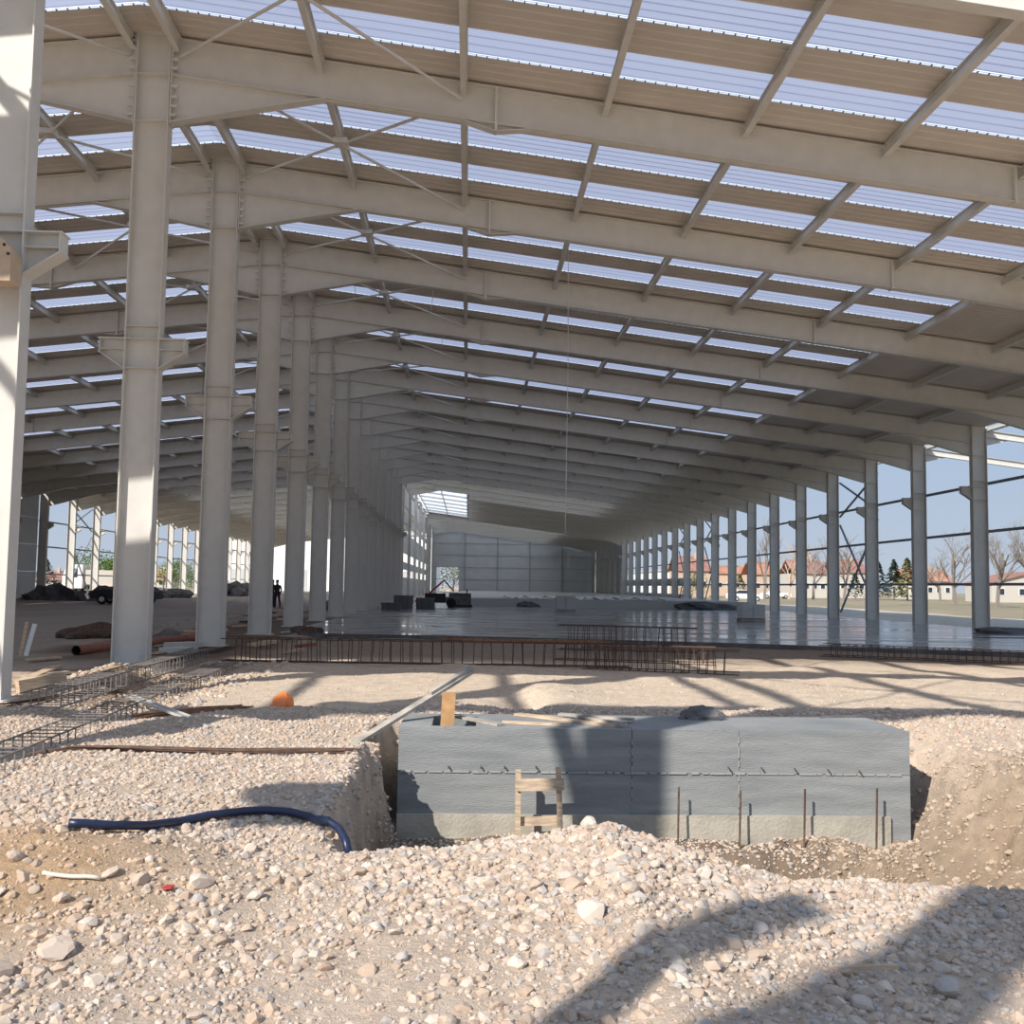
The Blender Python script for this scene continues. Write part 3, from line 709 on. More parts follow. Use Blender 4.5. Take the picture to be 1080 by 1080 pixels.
# rebar cages
def cage(label, p, q, w, h, n, m, lift=.02, r=.007, nb=2):
    p, q = Vector(p), Vector(q); d = (q-p); L = d.length; ang = math.atan2(d.y, d.x)
    z0 = gz(p.x, p.y)+lift; z1 = gz(q.x, q.y)+lift; zm = max(z0, z1, gz((p.x+q.x)/2, (p.y+q.y)/2)+lift)
    t = thing('rebar_cage', label, 'rebar cage', (p.x, p.y, zm), ang, 'rebar cages for the ground beams')
    ring = MB(); C4 = [(0, -w/2, 0), (0, w/2, 0), (0, w/2, h), (0, -w/2, h)]
    for i in range(4): ring.bar(C4[i], C4[(i+1) % 4], r*1.8, r*1.8, (1, 0, 0))
    me = ring.mesh('stirrup', m)
    for i in range(n):
        put('stirrup', me, t, (L*(i+.5)/n+random.uniform(-.02, .02), 0, 0), (0, random.uniform(-.07, .07), random.uniform(-.06, .06)))
    for yy in (-w/2, w/2) if nb == 2 else (-w/2, 0, w/2):
        for zz in (0, h): MB().bar((-.2, yy, zz+random.uniform(-.01, .01)), (L+.2, yy, zz+random.uniform(-.02, .02)), r*2.4, r*2.4).obj('bar', m, t)
    return t
cage('grey rebar cage running back along the gravel terrace edge', (-4.05, 7.6, 0), (-4.5, 19.6, 0), .36, .20, 54, 'rebar_grey', -.06, .006)
cage('grey rebar cage nearest the central columns', (-4.9, 12.2, 0), (-5.1, 20.0, 0), .34, .2, 34, 'rebar_grey', -.06, .006)
cage('long rusty rebar cage lying crosswise in front of the slab', (-4.7, 21.0, 0), (3.1, 20.7, 0), .40, .46, 38, 'rust', .03, .009)
cage('rusty rebar cage turned slightly at the end of the long crosswise cage', (2.5, 20.1, 0), (4.95, 19.3, 0), .40, .42, 16, 'rust', .03, .008)
cage('tall rusty rebar cage at the slab edge behind the crosswise cage', (2.6, 27.0, 0), (5.7, 26.2, 0), .45, .62, 18, 'rust', .05, .009)
cage('low rusty rebar cage between the crosswise cage and the slab', (2.2, 23.4, 0), (5.3, 22.6, 0), .40, .36, 18, 'rust', .03, .008)
cage('dark rebar cage lying along the slab edge by the field wall', (9.4, 26.4, 0), (17.0, 22.4, 0), .7, .28, 46, 'rust', .03, .008)
a, b = (.4, 20.2), (5.0, 19.8); t = thing('rebar_bundle', 'bright orange rusty bars resting on the crosswise cage', 'rebar')
for i in range(7): MB().bar((a[0]-.6+random.uniform(-.5, .8), 20.72+random.uniform(-.17, .17), .50+.02*(i % 2)), (b[0]-2.0+random.uniform(-1.2, .1), 20.72+random.uniform(-.17, .17), .50+.02*(i % 2)), .02, .02).obj('bar', 'rust_light', t)

# ------------------------------------------------------------------ left side clutter by the columns
a, b = hit(80, 691), hit(205, 676); a.z += .1; b.z += .1
t = thing('steel_pipe', 'thick red-brown pipe lying on the ground behind the first bay', 'pipe'); d = (b-a).normalized()
MB().tube([a, b], .105, 14, cap=False).obj('outer_wall', 'pipe_red', t, True); MB().tube([a+d*.0, b], .09, 14, cap=False).obj('bore', 'dark', t, True)
a, b = hit(18, 732), hit(68, 722); lumber('timber_beam', a+Vector((0, 0, .1)), b+Vector((0, 0, .1)), .14, .18, 'wood', 'squared timber beam lying by the foot of the sunlit column', 'beam')
for i, (x0, y0, x1, y1) in enumerate(((20, 722, 60, 706), (25, 716, 72, 712), (163, 691, 200, 687), (166, 683, 203, 679), (30, 698, 62, 696))):
    a, b = hit(x0, y0), hit(x1, y1); lumber('plank', a+Vector((0, 0, .04)), b+Vector((0, 0, .05)), .16, .04, ('wood', 'wood_grey')[i % 2], ('pale plank lying behind the timber beam', 'grey plank lying over the rubble by the sunlit column', 'pale plank between the first and second columns', 'grey plank nearest the third column', 'dark plank at the foot of the leaning boards')[i], 'plank', 'planks by the columns')
for i, (x, y0, y1, w) in enumerate(((21.5, 692, 656, .07), (27, 692, 658, .09))):
    p = hit(x, y0); lumber('leaning_board', (p.x, p.y, p.z), (p.x+.06*(i+1), p.y+.1, atY(x, y1, p.y).z), w, .03, ('wood', 'panel_white')[i], ('pale board leaning behind the sunlit column', 'white board standing behind the sunlit column')[i], 'board', None, (0, 1, 0))
for i, (x0, x1, y) in enumerate(((176, 200, 690), (182, 206, 684))):
    a, b = hit(x0, y), hit(x1, y-1); lumber('concrete_slab', a+Vector((0, 0, .08)), b+Vector((0, 0, .08)), .5, .12, 'block_pale', ('lower pale concrete slab lying between two columns', 'upper pale concrete slab lying between two columns')[i], 'slab')
def strew(x0, x1, y0, y1, dx, dy, lab, grp):          # one plank per cell of a loose grid, so none run into each other
    i = 0; y = y0
    while y < y1:
        x = x0
        while x < x1:
            if random.random() < .72:
                cx, cy = x+dx/2+random.uniform(-.1, .1)*dx, y+dy/2+random.uniform(-.1, .1)*dy; a_ = random.uniform(-.35, .35); L = dx*random.uniform(.5, .72); z = gz(cx, cy)+.035
                lumber('plank', (cx-math.cos(a_)*L/2, cy-math.sin(a_)*L/2, z), (cx+math.cos(a_)*L/2, cy+math.sin(a_)*L/2, z+random.uniform(0, .14)), random.uniform(.12, .3), random.uniform(.04, .12), random.choice(('wood', 'wood_grey', 'dark2', 'rust', 'pipe_red', 'wood_grey')), lab, 'plank', grp)
            x += dx
        y += dy
strew(-11.5, -7.2, 29.6, 60, 2.2, 1.6, 'dusty plank strewn on the ground behind the central columns', 'planks strewn behind the central columns')
strew(-5.6, -3.6, 24.4, 31.0, 1.0, 1.1, 'short plank scrap strewn between the central columns and the slab', 'plank scraps beside the slab')
for i, (x, y, rx, ry, rz) in enumerate(((-31.6, 80, 2.3, 1.8, 1.25), (-27.6, 78, 1.7, 1.5, 1.1), (-24.6, 75.5, 1.5, 1.3, 1.0), (-29.5, 98, 3, 3, 1.2), (-26, 116, 3, 3, 1.5))):
    lump('earth_heap', (x, y, 0), rx, ry, rz, 'dark2', ('big dark earth heap before the truck', 'middle dark earth heap before the truck', 'dark earth heap beside the parked car', 'dark earth heap by the sunlit wall columns', 'dark earth heap far back behind the columns')[i], 'earth heap', 20+i, 'dark earth heaps')
for i, (x, y, rx, ry, rz, m) in enumerate(((-10.2, 28.4, .8, .5, .34, 'rust'), (-8.2, 28.3, .45, .4, .27, 'dark2'), (-5.2, 33.5, .5, .9, .22, 'rust'), (-8.2, 62.5, .9, .6, .5, 'dark2'))):
    lump('rubble_heap', (x, y, gz(x, y)), rx, ry, rz, m, ('low brown rubble heap between the first and second columns', 'small dark rubble heap beside the second column', 'low brown rubble heap at the slab corner by the columns', 'dark rubble heap near the standing people')[i], 'rubble heap', 70+i, 'rubble heaps by the columns')
# tan end shield on the first column
t = thing('crane_rail_end', 'tan rounded metal shield beside the bracket of the sunlit column', 'shield', (0, 0, 0))
c = atY(-7, 275, 13.35); R_ = .29; poly = [(c.x-.5, c.z-.30), (c.x+R_, c.z-.30)] + [(c.x+R_*math.cos(a), c.z+.02+R_*math.sin(a)) for a in [i*math.pi/2/7 for i in range(8)]] + [(c.x-.5, c.z+.35)]
MB().prism(poly, 13.2, 13.5).obj('shield', 'tan_plate', t)
for a in (.2, .7, 1.2): MB().box(c.x+R_*.9*math.cos(a)-.015, c.x+R_*.9*math.cos(a)+.015, 13.18, 13.2, c.z+R_*.9*math.sin(a)-.015, c.z+R_*.9*math.sin(a)+.015).obj('bolt', 'dark', t)
# hanging cable and wires
def cable(px, py0, py1, k, lab):
    y = YK(k)+.35; a = atY(px, py0, y); b = atY(px-4, py1, y); a.z = zroof(a.x)-.05
    tag(MB().tube([a, a.lerp(b, .5)+Vector((.03, 0, 0)), b], .008, 4).obj('hanging_cable', 'galv'), lab, 'cable', 'cables hanging from the roof')
cable(600, 190, 562, 2, 'long thin cable hanging from the roof to head height'); cable(468, 330, 380, 4, 'short thin cable hanging below the fourth star brace'); cable(457, 320, 345, 3, 'shortest thin cable hanging near the star brace'); cable(375, 300, 345, 3, 'thin cable hanging nearest the central columns')

# ------------------------------------------------------------------ things standing on the slab
def pallet_stack(x, y, n, label, m, load=None):
    t = thing('pallet_stack', label, 'pallet stack', (x, y, 0)); 
    dk = MB()
    for j in range(5): dk.box(-.6+j*.26, -.6+j*.26+.16, -.5, .5, .12, .142)
    dk.box(-.6, .6, -.5, -.4, .0, .12); dk.box(-.6, .6, -.05, .05, 0, .12); dk.box(-.6, .6, .4, .5, 0, .12)
    me = dk.mesh('pallet', m); base = .02
    for i in range(n): put('pallet', me, t, (random.uniform(-.04, .04), 0, base+i*.145))
    if load:
        z = base+n*.145
        for i in range(load[0]):
            for j in (-.3, .3): MB().box(j-.29, j+.29, -.48, .48, z+i*.17+.01, z+(i+1)*.17).obj(load[1], load[2], t)
    return t
def onslab(px, py, Z=.02): p = atZ(px, py, Z); return p.x, p.y
x, y = onslab(425, 642); pallet_stack(x, y, 6, 'dark stack of pallets at the foot of the central row', 'dark2'); pallet_stack(x+1.4, y+.4, 5, 'dark stack of pallets next to the site machine', 'dark2')
x, y = onslab(413, 643); pallet_stack(x, y, 3, 'low dark stack of pallets against the central columns', 'dark2')
x, y = onslab(596, 645); pallet_stack(x, y, 1, 'pallet of grey blocks on the slab before the raised floor', 'wood_grey', (5, 'block', 'block_pale'))
x, y = onslab(792, 655); pallet_stack(x, y, 1, 'pallet of grey sacks by the field wall columns', 'wood_grey', (4, 'sack', 'panel'))
x, y = onslab(462, 641); t = thing('site_machine', 'dark site machine with raised arm standing on the slab', 'machine', (x, y, .02))
MB().box(-.9, .5, -.5, .5, .35, 1.0).obj('body', 'dark', t); MB().box(.5, 1.3, -.4, .4, .35, .75).obj('engine', 'dark2', t); MB().bar((-.6, 0, 1.0), (.4, 0, 1.9), .12, .12).obj('arm', 'red', t); MB().bar((.4, 0, 1.9), (1.0, 0, 1.2), .09, .09).obj('arm', 'dark', t)
for wx in (-.6, .9):
    for wy in (-.5, .5): MB().tube([(wx, wy-.08, .33), (wx, wy+.08, .33)], .33, 14).obj('wheel', 'tire', t)
x, y = onslab(485, 640); t = thing('generator', 'dark generator box on a skid before the raised floor', 'generator', (x, y, .02))
MB().box(-.8, .8, -.4, .4, .15, 1.0).obj('housing', 'dark2', t); MB().box(-.9, .9, -.42, -.3, 0, .15).obj('skid', 'dark', t); MB().box(-.9, .9, .3, .42, 0, .15).obj('skid', 'dark', t); MB().tube([(.5, 0, 1.0), (.5, 0, 1.3)], .04, 8).obj('exhaust', 'dark', t)
t = thing('plastic_sheeting', 'crumpled white plastic sheeting on the raised floor', 'sheeting', (9.0, 79.2, .62))
bm = bmesh.new(); bmesh.ops.create_grid(bm, x_segments=40, y_segments=10, size=1)
for v in bm.verts: v.co = Vector((v.co.x*6.2, v.co.y*.9, .12+.10*math.sin(v.co.x*23)+.07*math.sin(v.co.x*51+v.co.y*5)))
me = bpy.data.meshes.new('sheet'); bm.to_mesh(me); bm.free(); me.materials.append(MATS['white']); put('sheet', me, t)
lump('rubble_heap', (18.5, 77, 0), 2.4, .9, .55, 'dark2', 'dark rubble heap before the raised floor near the field wall', 'rubble heap', 41); lump('rubble_heap', (4.5, 77.3, 0), .9, .5, .4, 'dark2', 'small dark rubble heap before the raised floor', 'rubble heap', 42)
lump('earth_heap', (21.0, 39.5, -.02), 1.4, .7, .28, 'dark2', 'low dark earth heap by the nearest visible wall column', 'earth heap', 43)

# ------------------------------------------------------------------ people
def person(loc, rz, label, top, legs):
    t = thing('person', label, 'person', loc, rz)
    J = {'pel': (0, 0, .95, .15), 'ch': (0, .02, 1.28, .17), 'nk': (0, .03, 1.50, .065), 'hd': (0, .05, 1.62, .095), 'ht': (0, .05, 1.74, .08),
         'hl': (-.1, 0, .88, .1), 'kl': (-.12, .03, .48, .07), 'al': (-.13, 0, .09, .05), 'tl': (-.14, .16, .04, .04),
         'hr': (.1, 0, .88, .1), 'kr': (.13, -.05, .48, .07), 'ar': (.16, -.1, .09, .05), 'tr': (.18, .06, .04, .04),
         'sl': (-.2, .02, 1.42, .07), 'el': (-.27, .03, 1.14, .05), 'wl': (-.24, .16, .92, .04), 'sr': (.2, .02, 1.42, .07), 'er': (.27, 0, 1.14, .05), 'wr': (.25, .12, .90, .04), 'fl': (-.23, .2, .84, .035), 'fr': (.24, .16, .82, .035)}
    E_ = [('pel', 'ch'), ('ch', 'nk'), ('nk', 'hd'), ('hd', 'ht'), ('pel', 'hl'), ('hl', 'kl'), ('kl', 'al'), ('al', 'tl'), ('pel', 'hr'), ('hr', 'kr'), ('kr', 'ar'), ('ar', 'tr'), ('ch', 'sl'), ('sl', 'el'), ('el', 'wl'), ('wl', 'fl'), ('ch', 'sr'), ('sr', 'er'), ('er', 'wr'), ('wr', 'fr')]
    K = list(J); me = bpy.data.meshes.new('body'); me.from_pydata([J[k][:3] for k in K], [(K.index(a), K.index(b)) for a, b in E_], [])
    o = put('body', me, t); md = o.modifiers.new('skin', 'SKIN'); md.use_smooth_shade = True
    for i, k in enumerate(K): me.skin_vertices[0].data[i].radius = (J[k][3],)*2; me.skin_vertices[0].data[i].use_root = (k == 'pel')
    o.modifiers.new('sub', 'SUBSURF').levels = 2; o.modifiers['sub'].render_levels = 2
    bpy.context.view_layer.update(); dg = bpy.context.evaluated_depsgraph_get(); m2 = bpy.data.meshes.new_from_object(o.evaluated_get(dg)); o.modifiers.clear(); o.data = m2
    m2.materials.clear(); [m2.materials.append(MATS[x]) for x in ('skin', top, legs, 'dark')]
    for p in m2.polygons:
        c = p.center; p.material_index = 0 if (c.z > 1.5 or (abs(c.x) > .19 and c.z < .93 and c.y > .08)) else 1 if c.z > .95 or abs(c.x) > .2 else 2 if c.z > .1 else 3
    MB().lathe([(.1, .0), (.105, .05), (.08, .11), (.02, .135)], 12, (0, .04, 1.66)).obj('hair', 'dark', t, True)
    return t
x, y = onslab(292, 641, 0); person((x, y, gz(x, y)), .6, 'person in dark clothes standing between the central columns', 'cloth_dark', 'cloth_dark')
x, y = onslab(286.5, 640.5, 0); person((x, y, gz(x, y)), -2.2, 'person in a dark red top half hidden by a column', 'cloth_red', 'cloth_dark')

# ------------------------------------------------------------------ gravel: countless small stones as one mesh, the big ones singly
def ico():
    bm = bmesh.new(); bmesh.ops.create_icosphere(bm, subdivisions=1, radius=1); V = np.array([v.co[:] for v in bm.verts]); F = np.array([[v.index for v in f.verts] for f in bm.faces]); bm.free(); return V, F
def ico2():
    bm = bmesh.new(); bmesh.ops.create_icosphere(bm, subdivisions=2, radius=1); V = np.array([v.co[:] for v in bm.verts]); F = np.array([[v.index for v in f.verts] for f in bm.faces]); bm.free(); return V, F
def chip(V, rng, n=9, lo=.62, hi=.95):       # cut flat facets off a ball: a broken stone
    V = V.copy()
    for _ in range(n):
        d = rng.normal(size=3); d /= np.linalg.norm(d); c = rng.uniform(lo, hi); h = V@d; over = h > c; V[over] -= np.outer((h[over]-c), d)
    return V*rng.uniform(.75, 1.15, 3)[None, :]
V0, F0 = ico(); rg = np.random.default_rng(5)
SHP = np.stack([chip(V0, rg, 6, .55, .9) for _ in range(24)])
STONE_COL = np.array([1.0, .985, .985])*.93*np.array([(.55, .445, .35), (.58, .475, .38), (.52, .41, .315), (.53, .455, .385), (.48, .37, .28), (.61, .52, .43), (.44, .40, .36), (.54, .415, .31)])
def scatter(n, x0, x1, y0, y1, med, sig, lo, hi, keep=None, power=1.0):
    # nearer stones are drawn more densely: y sampled with weight towards y0
    X = rg.uniform(x0, x1, n); Y = y0 + (y1-y0)*rg.uniform(0, 1, n)**power
    if keep is not None: k = keep(X, Y); X, Y = X[k], Y[k]
    R = np.clip(np.exp(rg.normal(np.log(med), sig, len(X))), lo, hi); return X, Y, R
def inblock(X, Y): return (X > BX0-.03) & (X < BX1+.03) & (Y > BY0-.08) & (Y < BY1+.03)
sets = []
def heap_keep(X, Y):
    loose = fbm(X, Y, 2.3, 3, 6); crest = sst(.2, 2.0, crestY(X)-Y); dirt_ = np.exp(-(((X+2.55)/.9)**2 + ((Y-6.3)/.8)**2))
    p = .86 + .4*loose - .22*crest*(loose < .1) - .5*dirt_
    return (Y < crestY(X)+.75) & (np.abs(X-.3) < Y*.55+1.7) & (rg.uniform(0, 1, len(X)) < p)
sets.append(scatter(58000, -6.2, 6.4, 3.0, 8.3, .0150, .55, .006, .058, heap_keep))
sets.append(scatter(22000, -5.6, 5.8, 3.2, 7.9, .0062, .3, .004, .010, lambda X, Y: (Y < crestY(X)+.3) & (np.abs(X-.3) < Y*.5+1.4)))
sets.append(scatter(1500, -.6, 3.4, 5.6, 7.5, .034, .25, .02, .07, lambda X, Y: Y < crestY(X)+.3))
sets.append(scatter(1100, -1.12, -.7, 7.3, 11.6, .02, .4, .01, .05))
sets.append(scatter(15000, -5.6, -1.0, 7.0, 13.2, .017, .42, .009, .045))
sets.append(scatter(6500, 3.2, 7.5, 8.0, 13.6, .020, .45, .010, .06, lambda X, Y: ~inblock(X, Y)))
sets.append(scatter(5500, -1.2, 6.5, 12.25, 13.7, .022, .40, .012, .06, lambda X, Y: ~inblock(X, Y)))
sets.append(scatter(2600, -.8, 4.8, 10.3, 10.96, .014, .35, .008, .03))
sets.append(scatter(1600, -.9, 5.0, 8.0, 10.3, .022, .45, .010, .06))
sets.append(scatter(1500, -4.2, 9.0, 13.4, 19.5, .014, .35, .008, .04))
sets.append(scatter(2500, -6.6, -3.4, 12.5, 21, .028, .45, .012, .08))
X = np.concatenate([a[0] for a in sets]); Y = np.concatenate([a[1] for a in sets]); R = np.concatenate([a[2] for a in sets]); N = len(X)
q = rg.normal(size=(N, 4)); q /= np.linalg.norm(q, axis=1)[:, None]; w_, x_, y_, z_ = q.T
ROT = np.stack([1-2*(y_**2+z_**2), 2*(x_*y_-z_*w_), 2*(x_*z_+y_*w_), 2*(x_*y_+z_*w_), 1-2*(x_**2+z_**2), 2*(y_*z_-x_*w_), 2*(x_*z_-y_*w_), 2*(y_*z_+x_*w_), 1-2*(x_**2+y_**2)], 1).reshape(N, 3, 3)
base = SHP[rg.integers(0, len(SHP), N)]
VV = np.einsum('nij,nkj->nki', ROT, base)*R[:, None, None]
VV[:, :, 2] *= .8
VV[:, :, 0] += X[:, None]; VV[:, :, 1] += Y[:, None]; VV[:, :, 2] += (terrain(X, Y)+R*.02)[:, None]
FF = (F0[None, :, :] + (np.arange(N)*len(V0))[:, None, None]).reshape(-1, 3)
cc = STONE_COL[rg.integers(0, len(STONE_COL), N)]*rg.uniform(.9, 1.08, N)[:, None]
dirt = np.exp(-(((X+2.55)/.95)**2 + ((Y-6.25)/.8)**2))[:, None]; cc = cc*(1-.6*dirt) + np.array([(.50, .35, .22)])*.6*dirt
clayw = (sst(3.2, 4.4, X)*sst(7.6, 8.4, Y)*(1-sst(10.8, 11.6, Y)))[:, None]*.6; cc = cc*(1-clayw) + np.array([(.40, .31, .22)])*clayw
grav = put('gravel', np_mesh('gravel', VV.reshape(-1, 3), FF, 'stone', False, 'tint', np.clip(np.repeat(cc, len(V0), 0), 0, .95)))
tag(grav, 'loose pale broken limestone gravel covering the heaps', 'gravel', kind='stuff')
V2, F2 = ico2(); BIG = []
for i in range(14):
    v = chip(V2, rg, 11, .5, .88); v[:, 2] *= .72; c = STONE_COL[i % len(STONE_COL)]
    BIG.append(np_mesh('stone', v, F2, 'stone', False, 'tint', np.tile(np.clip(c*rg.uniform(.95, 1.12), 0, .95), (len(v), 1))))
placed = 0; P_ = []
while placed < 290:
    x = rg.uniform(-3.4, 4.4); y = 4.0 + 4.0*rg.uniform()**1.3; yc = float(crestY(np.array([x]))[0])
    if y > yc+.2 or abs(x-.1) > y*.56 or (y < 5.6 and rg.uniform() < .45): continue
    r = float(np.clip(np.exp(rg.normal(math.log(.042), .28)), .03, .085))
    if any((x-a)**2+(y-b)**2 < (r+c)**2*1.1 for a, b, c in P_): continue
    P_.append((x, y, r)); placed += 1
XY = np.array(P_); ZZ = terrain(XY[:, 0], XY[:, 1])
for (x, y, r), z in zip(P_, ZZ):
    o = put('stone', BIG[int(rg.integers(0, 14))], None, (x, y, float(z)+r*.15), (rg.uniform(-.5, .5), rg.uniform(-.5, .5), rg.uniform(0, 6.28)))
    o.scale = (r*rg.uniform(.9, 1.3), r, r*rg.uniform(.8, 1.1)); tag(o, 'pale broken limestone lump in the foreground gravel heap', 'stone', 'larger stones of the gravel heap')
for i, (px, py, r, lab) in enumerate(((625, 968, .09, 'large whitish stone near the crest of the heap'), (664, 940, .075, 'large beige stone high on the heap'), (905, 1062, .07, 'pale flat stone at the edge of the broad shadow'), (880, 1050, .06, 'grey-white stone in the broad shadow'), (268, 948, .06, 'pale angular stone left of the heap middle'), (1000, 1050, .09, 'beige boulder beside the broad shadow'), (60, 1005, .09, 'grey boulder at the foot of the orange dirt'))):
    p = hit(px, py); o = put('stone', BIG[(i*3+5) % 14], None, (p.x, p.y, p.z+r*.3), (.2, .1, i)); o.scale = (r*1.2, r, r*.9); tag(o, lab, 'stone', 'larger stones of the gravel heap')

# ------------------------------------------------------------------ outside: houses, vehicles, trees
def house(px0, px1, Y, eave, ridge, depth, wallm, roofm, label, nwin=3, axis_x=True):
    a = atZ(px0, 640, 0); k = Y/1.0
    x0 = atY(px0, 620, Y).x; x1 = atY(px1, 620, Y).x; xm = (px0+px1)/2; ze = atY(xm, eave, Y).z; zrd = atY(xm, ridge, Y).z
    t = thing('house', label, 'house', ((x0+x1)/2, Y, 0)); W = (x1-x0)/2; z0 = -.3
    MB().box(-W, W, 0, depth, z0, ze).obj('wall', wallm, t); oh = .4
    r = MB()
    if axis_x: r.prism([(-oh, ze-.05), (depth/2, zrd), (depth+oh, ze-.05), (depth/2, zrd-.25)], -W-oh, W+oh, 'x')
    else:
        r.prism([(-W-oh, ze-.05), (0, zrd), (W+oh, ze-.05), (0, zrd-.25)], -oh, depth+oh, 'y'); MB().prism([(-W, ze), (W, ze), (0, zrd-.2)], 0, depth, 'y').obj('gable', wallm, t)
    rf = r.obj('roof_cover', roofm, t); MB().box(W*.3, W*.3+.5, depth*.4, depth*.4+.5, zrd-.6, zrd+.7).obj('chimney', 'plaster_tan', rf)
    for i in range(nwin):
        x = -W + (i+.5)*2*W/nwin; w = MB().box(x-.5, x+.5, -.06, .02, ze*.38, ze*.38+1.2).obj('window', 'white', t); MB().box(x-.4, x+.4, -.08, -.055, ze*.38+.1, ze*.38+1.1).obj('pane', 'glass', w)
    return t
house(1046, 1130, 165, 615.5, 603, 9, 'plaster', 'tile_red', 'white house with a dark red roof at the edge of the field', 4, False)
house(958, 1004, 200, 613, 600, 8, 'plaster', 'tile_orange', 'long low white house behind the bare trees', 5)
house(884, 914, 205, 604, 589, 9, 'plaster', 'tile_red', 'cream house with a red roof before the cross-braced bay', 3)
house(838, 872, 198, 605, 590, 9, 'plaster', 'tile_red', 'cream house with broad red roof behind the pickup', 4)
house(795, 822, 215, 606, 592, 9, 'plaster_tan', 'tile_orange', 'tan house with an orange roof behind the bare poplar', 3)
house(755, 792, 225, 605, 596, 9, 'plaster_tan', 'tile_orange', 'wide tan house with a bright orange roof', 4)
house(716, 748, 190, 602, 586, 9, 'plaster_tan', 'tile_red', 'tall tan house with a brown-red roof beside the braced bay', 3)
house(36, 62, 210, 612, 602, 8, 'plaster_tan', 'tile_red', 'low house with a red roof left of the truck', 3)
house(150, 176, 230, 612, 600, 8, 'plaster', 'tile_orange', 'small pale house beyond the sunlit wall columns', 2)
# long white sheds
t = thing('shed', 'long white shed outside the field wall, seen through its gaps', 'shed', (42, 226, 0)); MB().box(0, 8, 0, 120, -.3, 5.4).obj('wall', 'panel_white', t); MB().prism([(-.3, 5.35), (4, 6.0), (8.3, 5.35)], -.3, 120.3).obj('roof_cover', 'galv', t)
t = thing('shed', 'big white shed behind the open end of the far bay', 'shed', (-52, 206, 0)); MB().box(0, 45.5, 0, 30, -.3, 11.5).obj('wall', 'panel_white', t); MB().prism([(-.4, 11.4), (22, 14), (45.9, 11.4)], -.3, 30.3).obj('roof_cover', 'galv', t)
for i in range(4): MB().box(5+i*11, 9+i*11, -.08, .0, 0, 4.2).obj('roller_door', 'galv', t)

def wheel(t, x, y, r, w=.25):
    o = MB().tube([(x, y-w/2, r), (x, y+w/2, r)], r, 16).obj('wheel', 'tire', t); MB().tube([(x, y-w/2-.01, r), (x, y+w/2+.01, r)], r*.55, 10).obj('hub', 'galv', o)
# tipper truck beyond the far wall: cab to the left
tx = atY(70, 620, 107).x; t = thing('truck', 'white-cab tipper truck with beige body outside the far wall', 'truck', (tx, 107, 0))
MB().prism([(0, .7), (2.0, .7), (2.0, 3.1), (.45, 3.1), (0, 1.9)], -1.2, 1.2).obj('cab', 'white', t); MB().prism([(.02, 1.95), (.42, 2.85), (.46, 2.85), (.06, 1.95)], -1.05, 1.05).obj('windscreen', 'glass', t); MB().box(.5, 1.5, -1.22, -1.19, 1.8, 2.7).obj('side_window', 'glass', t)
MB().box(0, 7.6, -.45, .45, .6, .9).obj('chassis', 'dark', t); MB().prism([(2.3, 1.1), (7.5, 1.1), (7.9, 2.5), (2.3, 2.6)], -1.2, 1.2).obj('tipper_body', 'plaster', t)
for wx in (.9, 5.2, 6.5):
    for wy in (-1.0, 1.0): wheel(t, wx, wy, .5, .35)
# sand behind the truck body
lump('sand_heap', (tx+2.2, 118, 0), 2.0, 2.2, 2.7, 'plaster_tan', 'tan sand heap behind the tipper truck', 'sand heap', 61)
def car(x, y, rz, label, m, name='car', L=4.2, Hh=1.45, pickup=False):
    t = thing(name, label, 'car' if not pickup else 'pickup', (x, y, gz(x, y)), rz)
    body = [(-L/2, .35), (L/2, .35), (L/2, .75), (L/2-.25, .88), (L*.22, .95), (-L*.45, .98), (-L/2, .8)]
    MB().prism(body, -.85, .85).obj('body', m, t)
    cab = [(L*.24, .93), (L*.08, Hh), (-L*.25, Hh), (-L*.45, .97)] if not pickup else [(L*.24, .93), (L*.12, Hh+.2), (-L*.12, Hh+.2), (-L*.15, .95)]
    MB().prism(cab, -.76, .76).obj('cabin', m, t)
    g = [(a*.93, b if i in (0, 3) else b-.08) for i, (a, b) in enumerate(cab)]
    MB().prism(g, -.775, .775).obj('windows', 'glass', t)
    for wx in (-L*.31, L*.32):
        for wy in (-.78, .78): wheel(t, wx, wy, .32, .2)
    return t
p = atZ(134, 634, 0); car(-22.5, 69.0, math.pi, 'dark blue-black car parked in the bay behind the central columns', 'dark')
p = atZ(818, 632, 0); car(p.x, p.y, math.pi-.1, 'white pickup parked outside by the field', 'white', 'pickup', 5.0, 1.5, True)
p = atZ(760, 634, 0); car(p.x+1, p.y-8, .1, 'white car half hidden by wall columns far back', 'white', 'car')

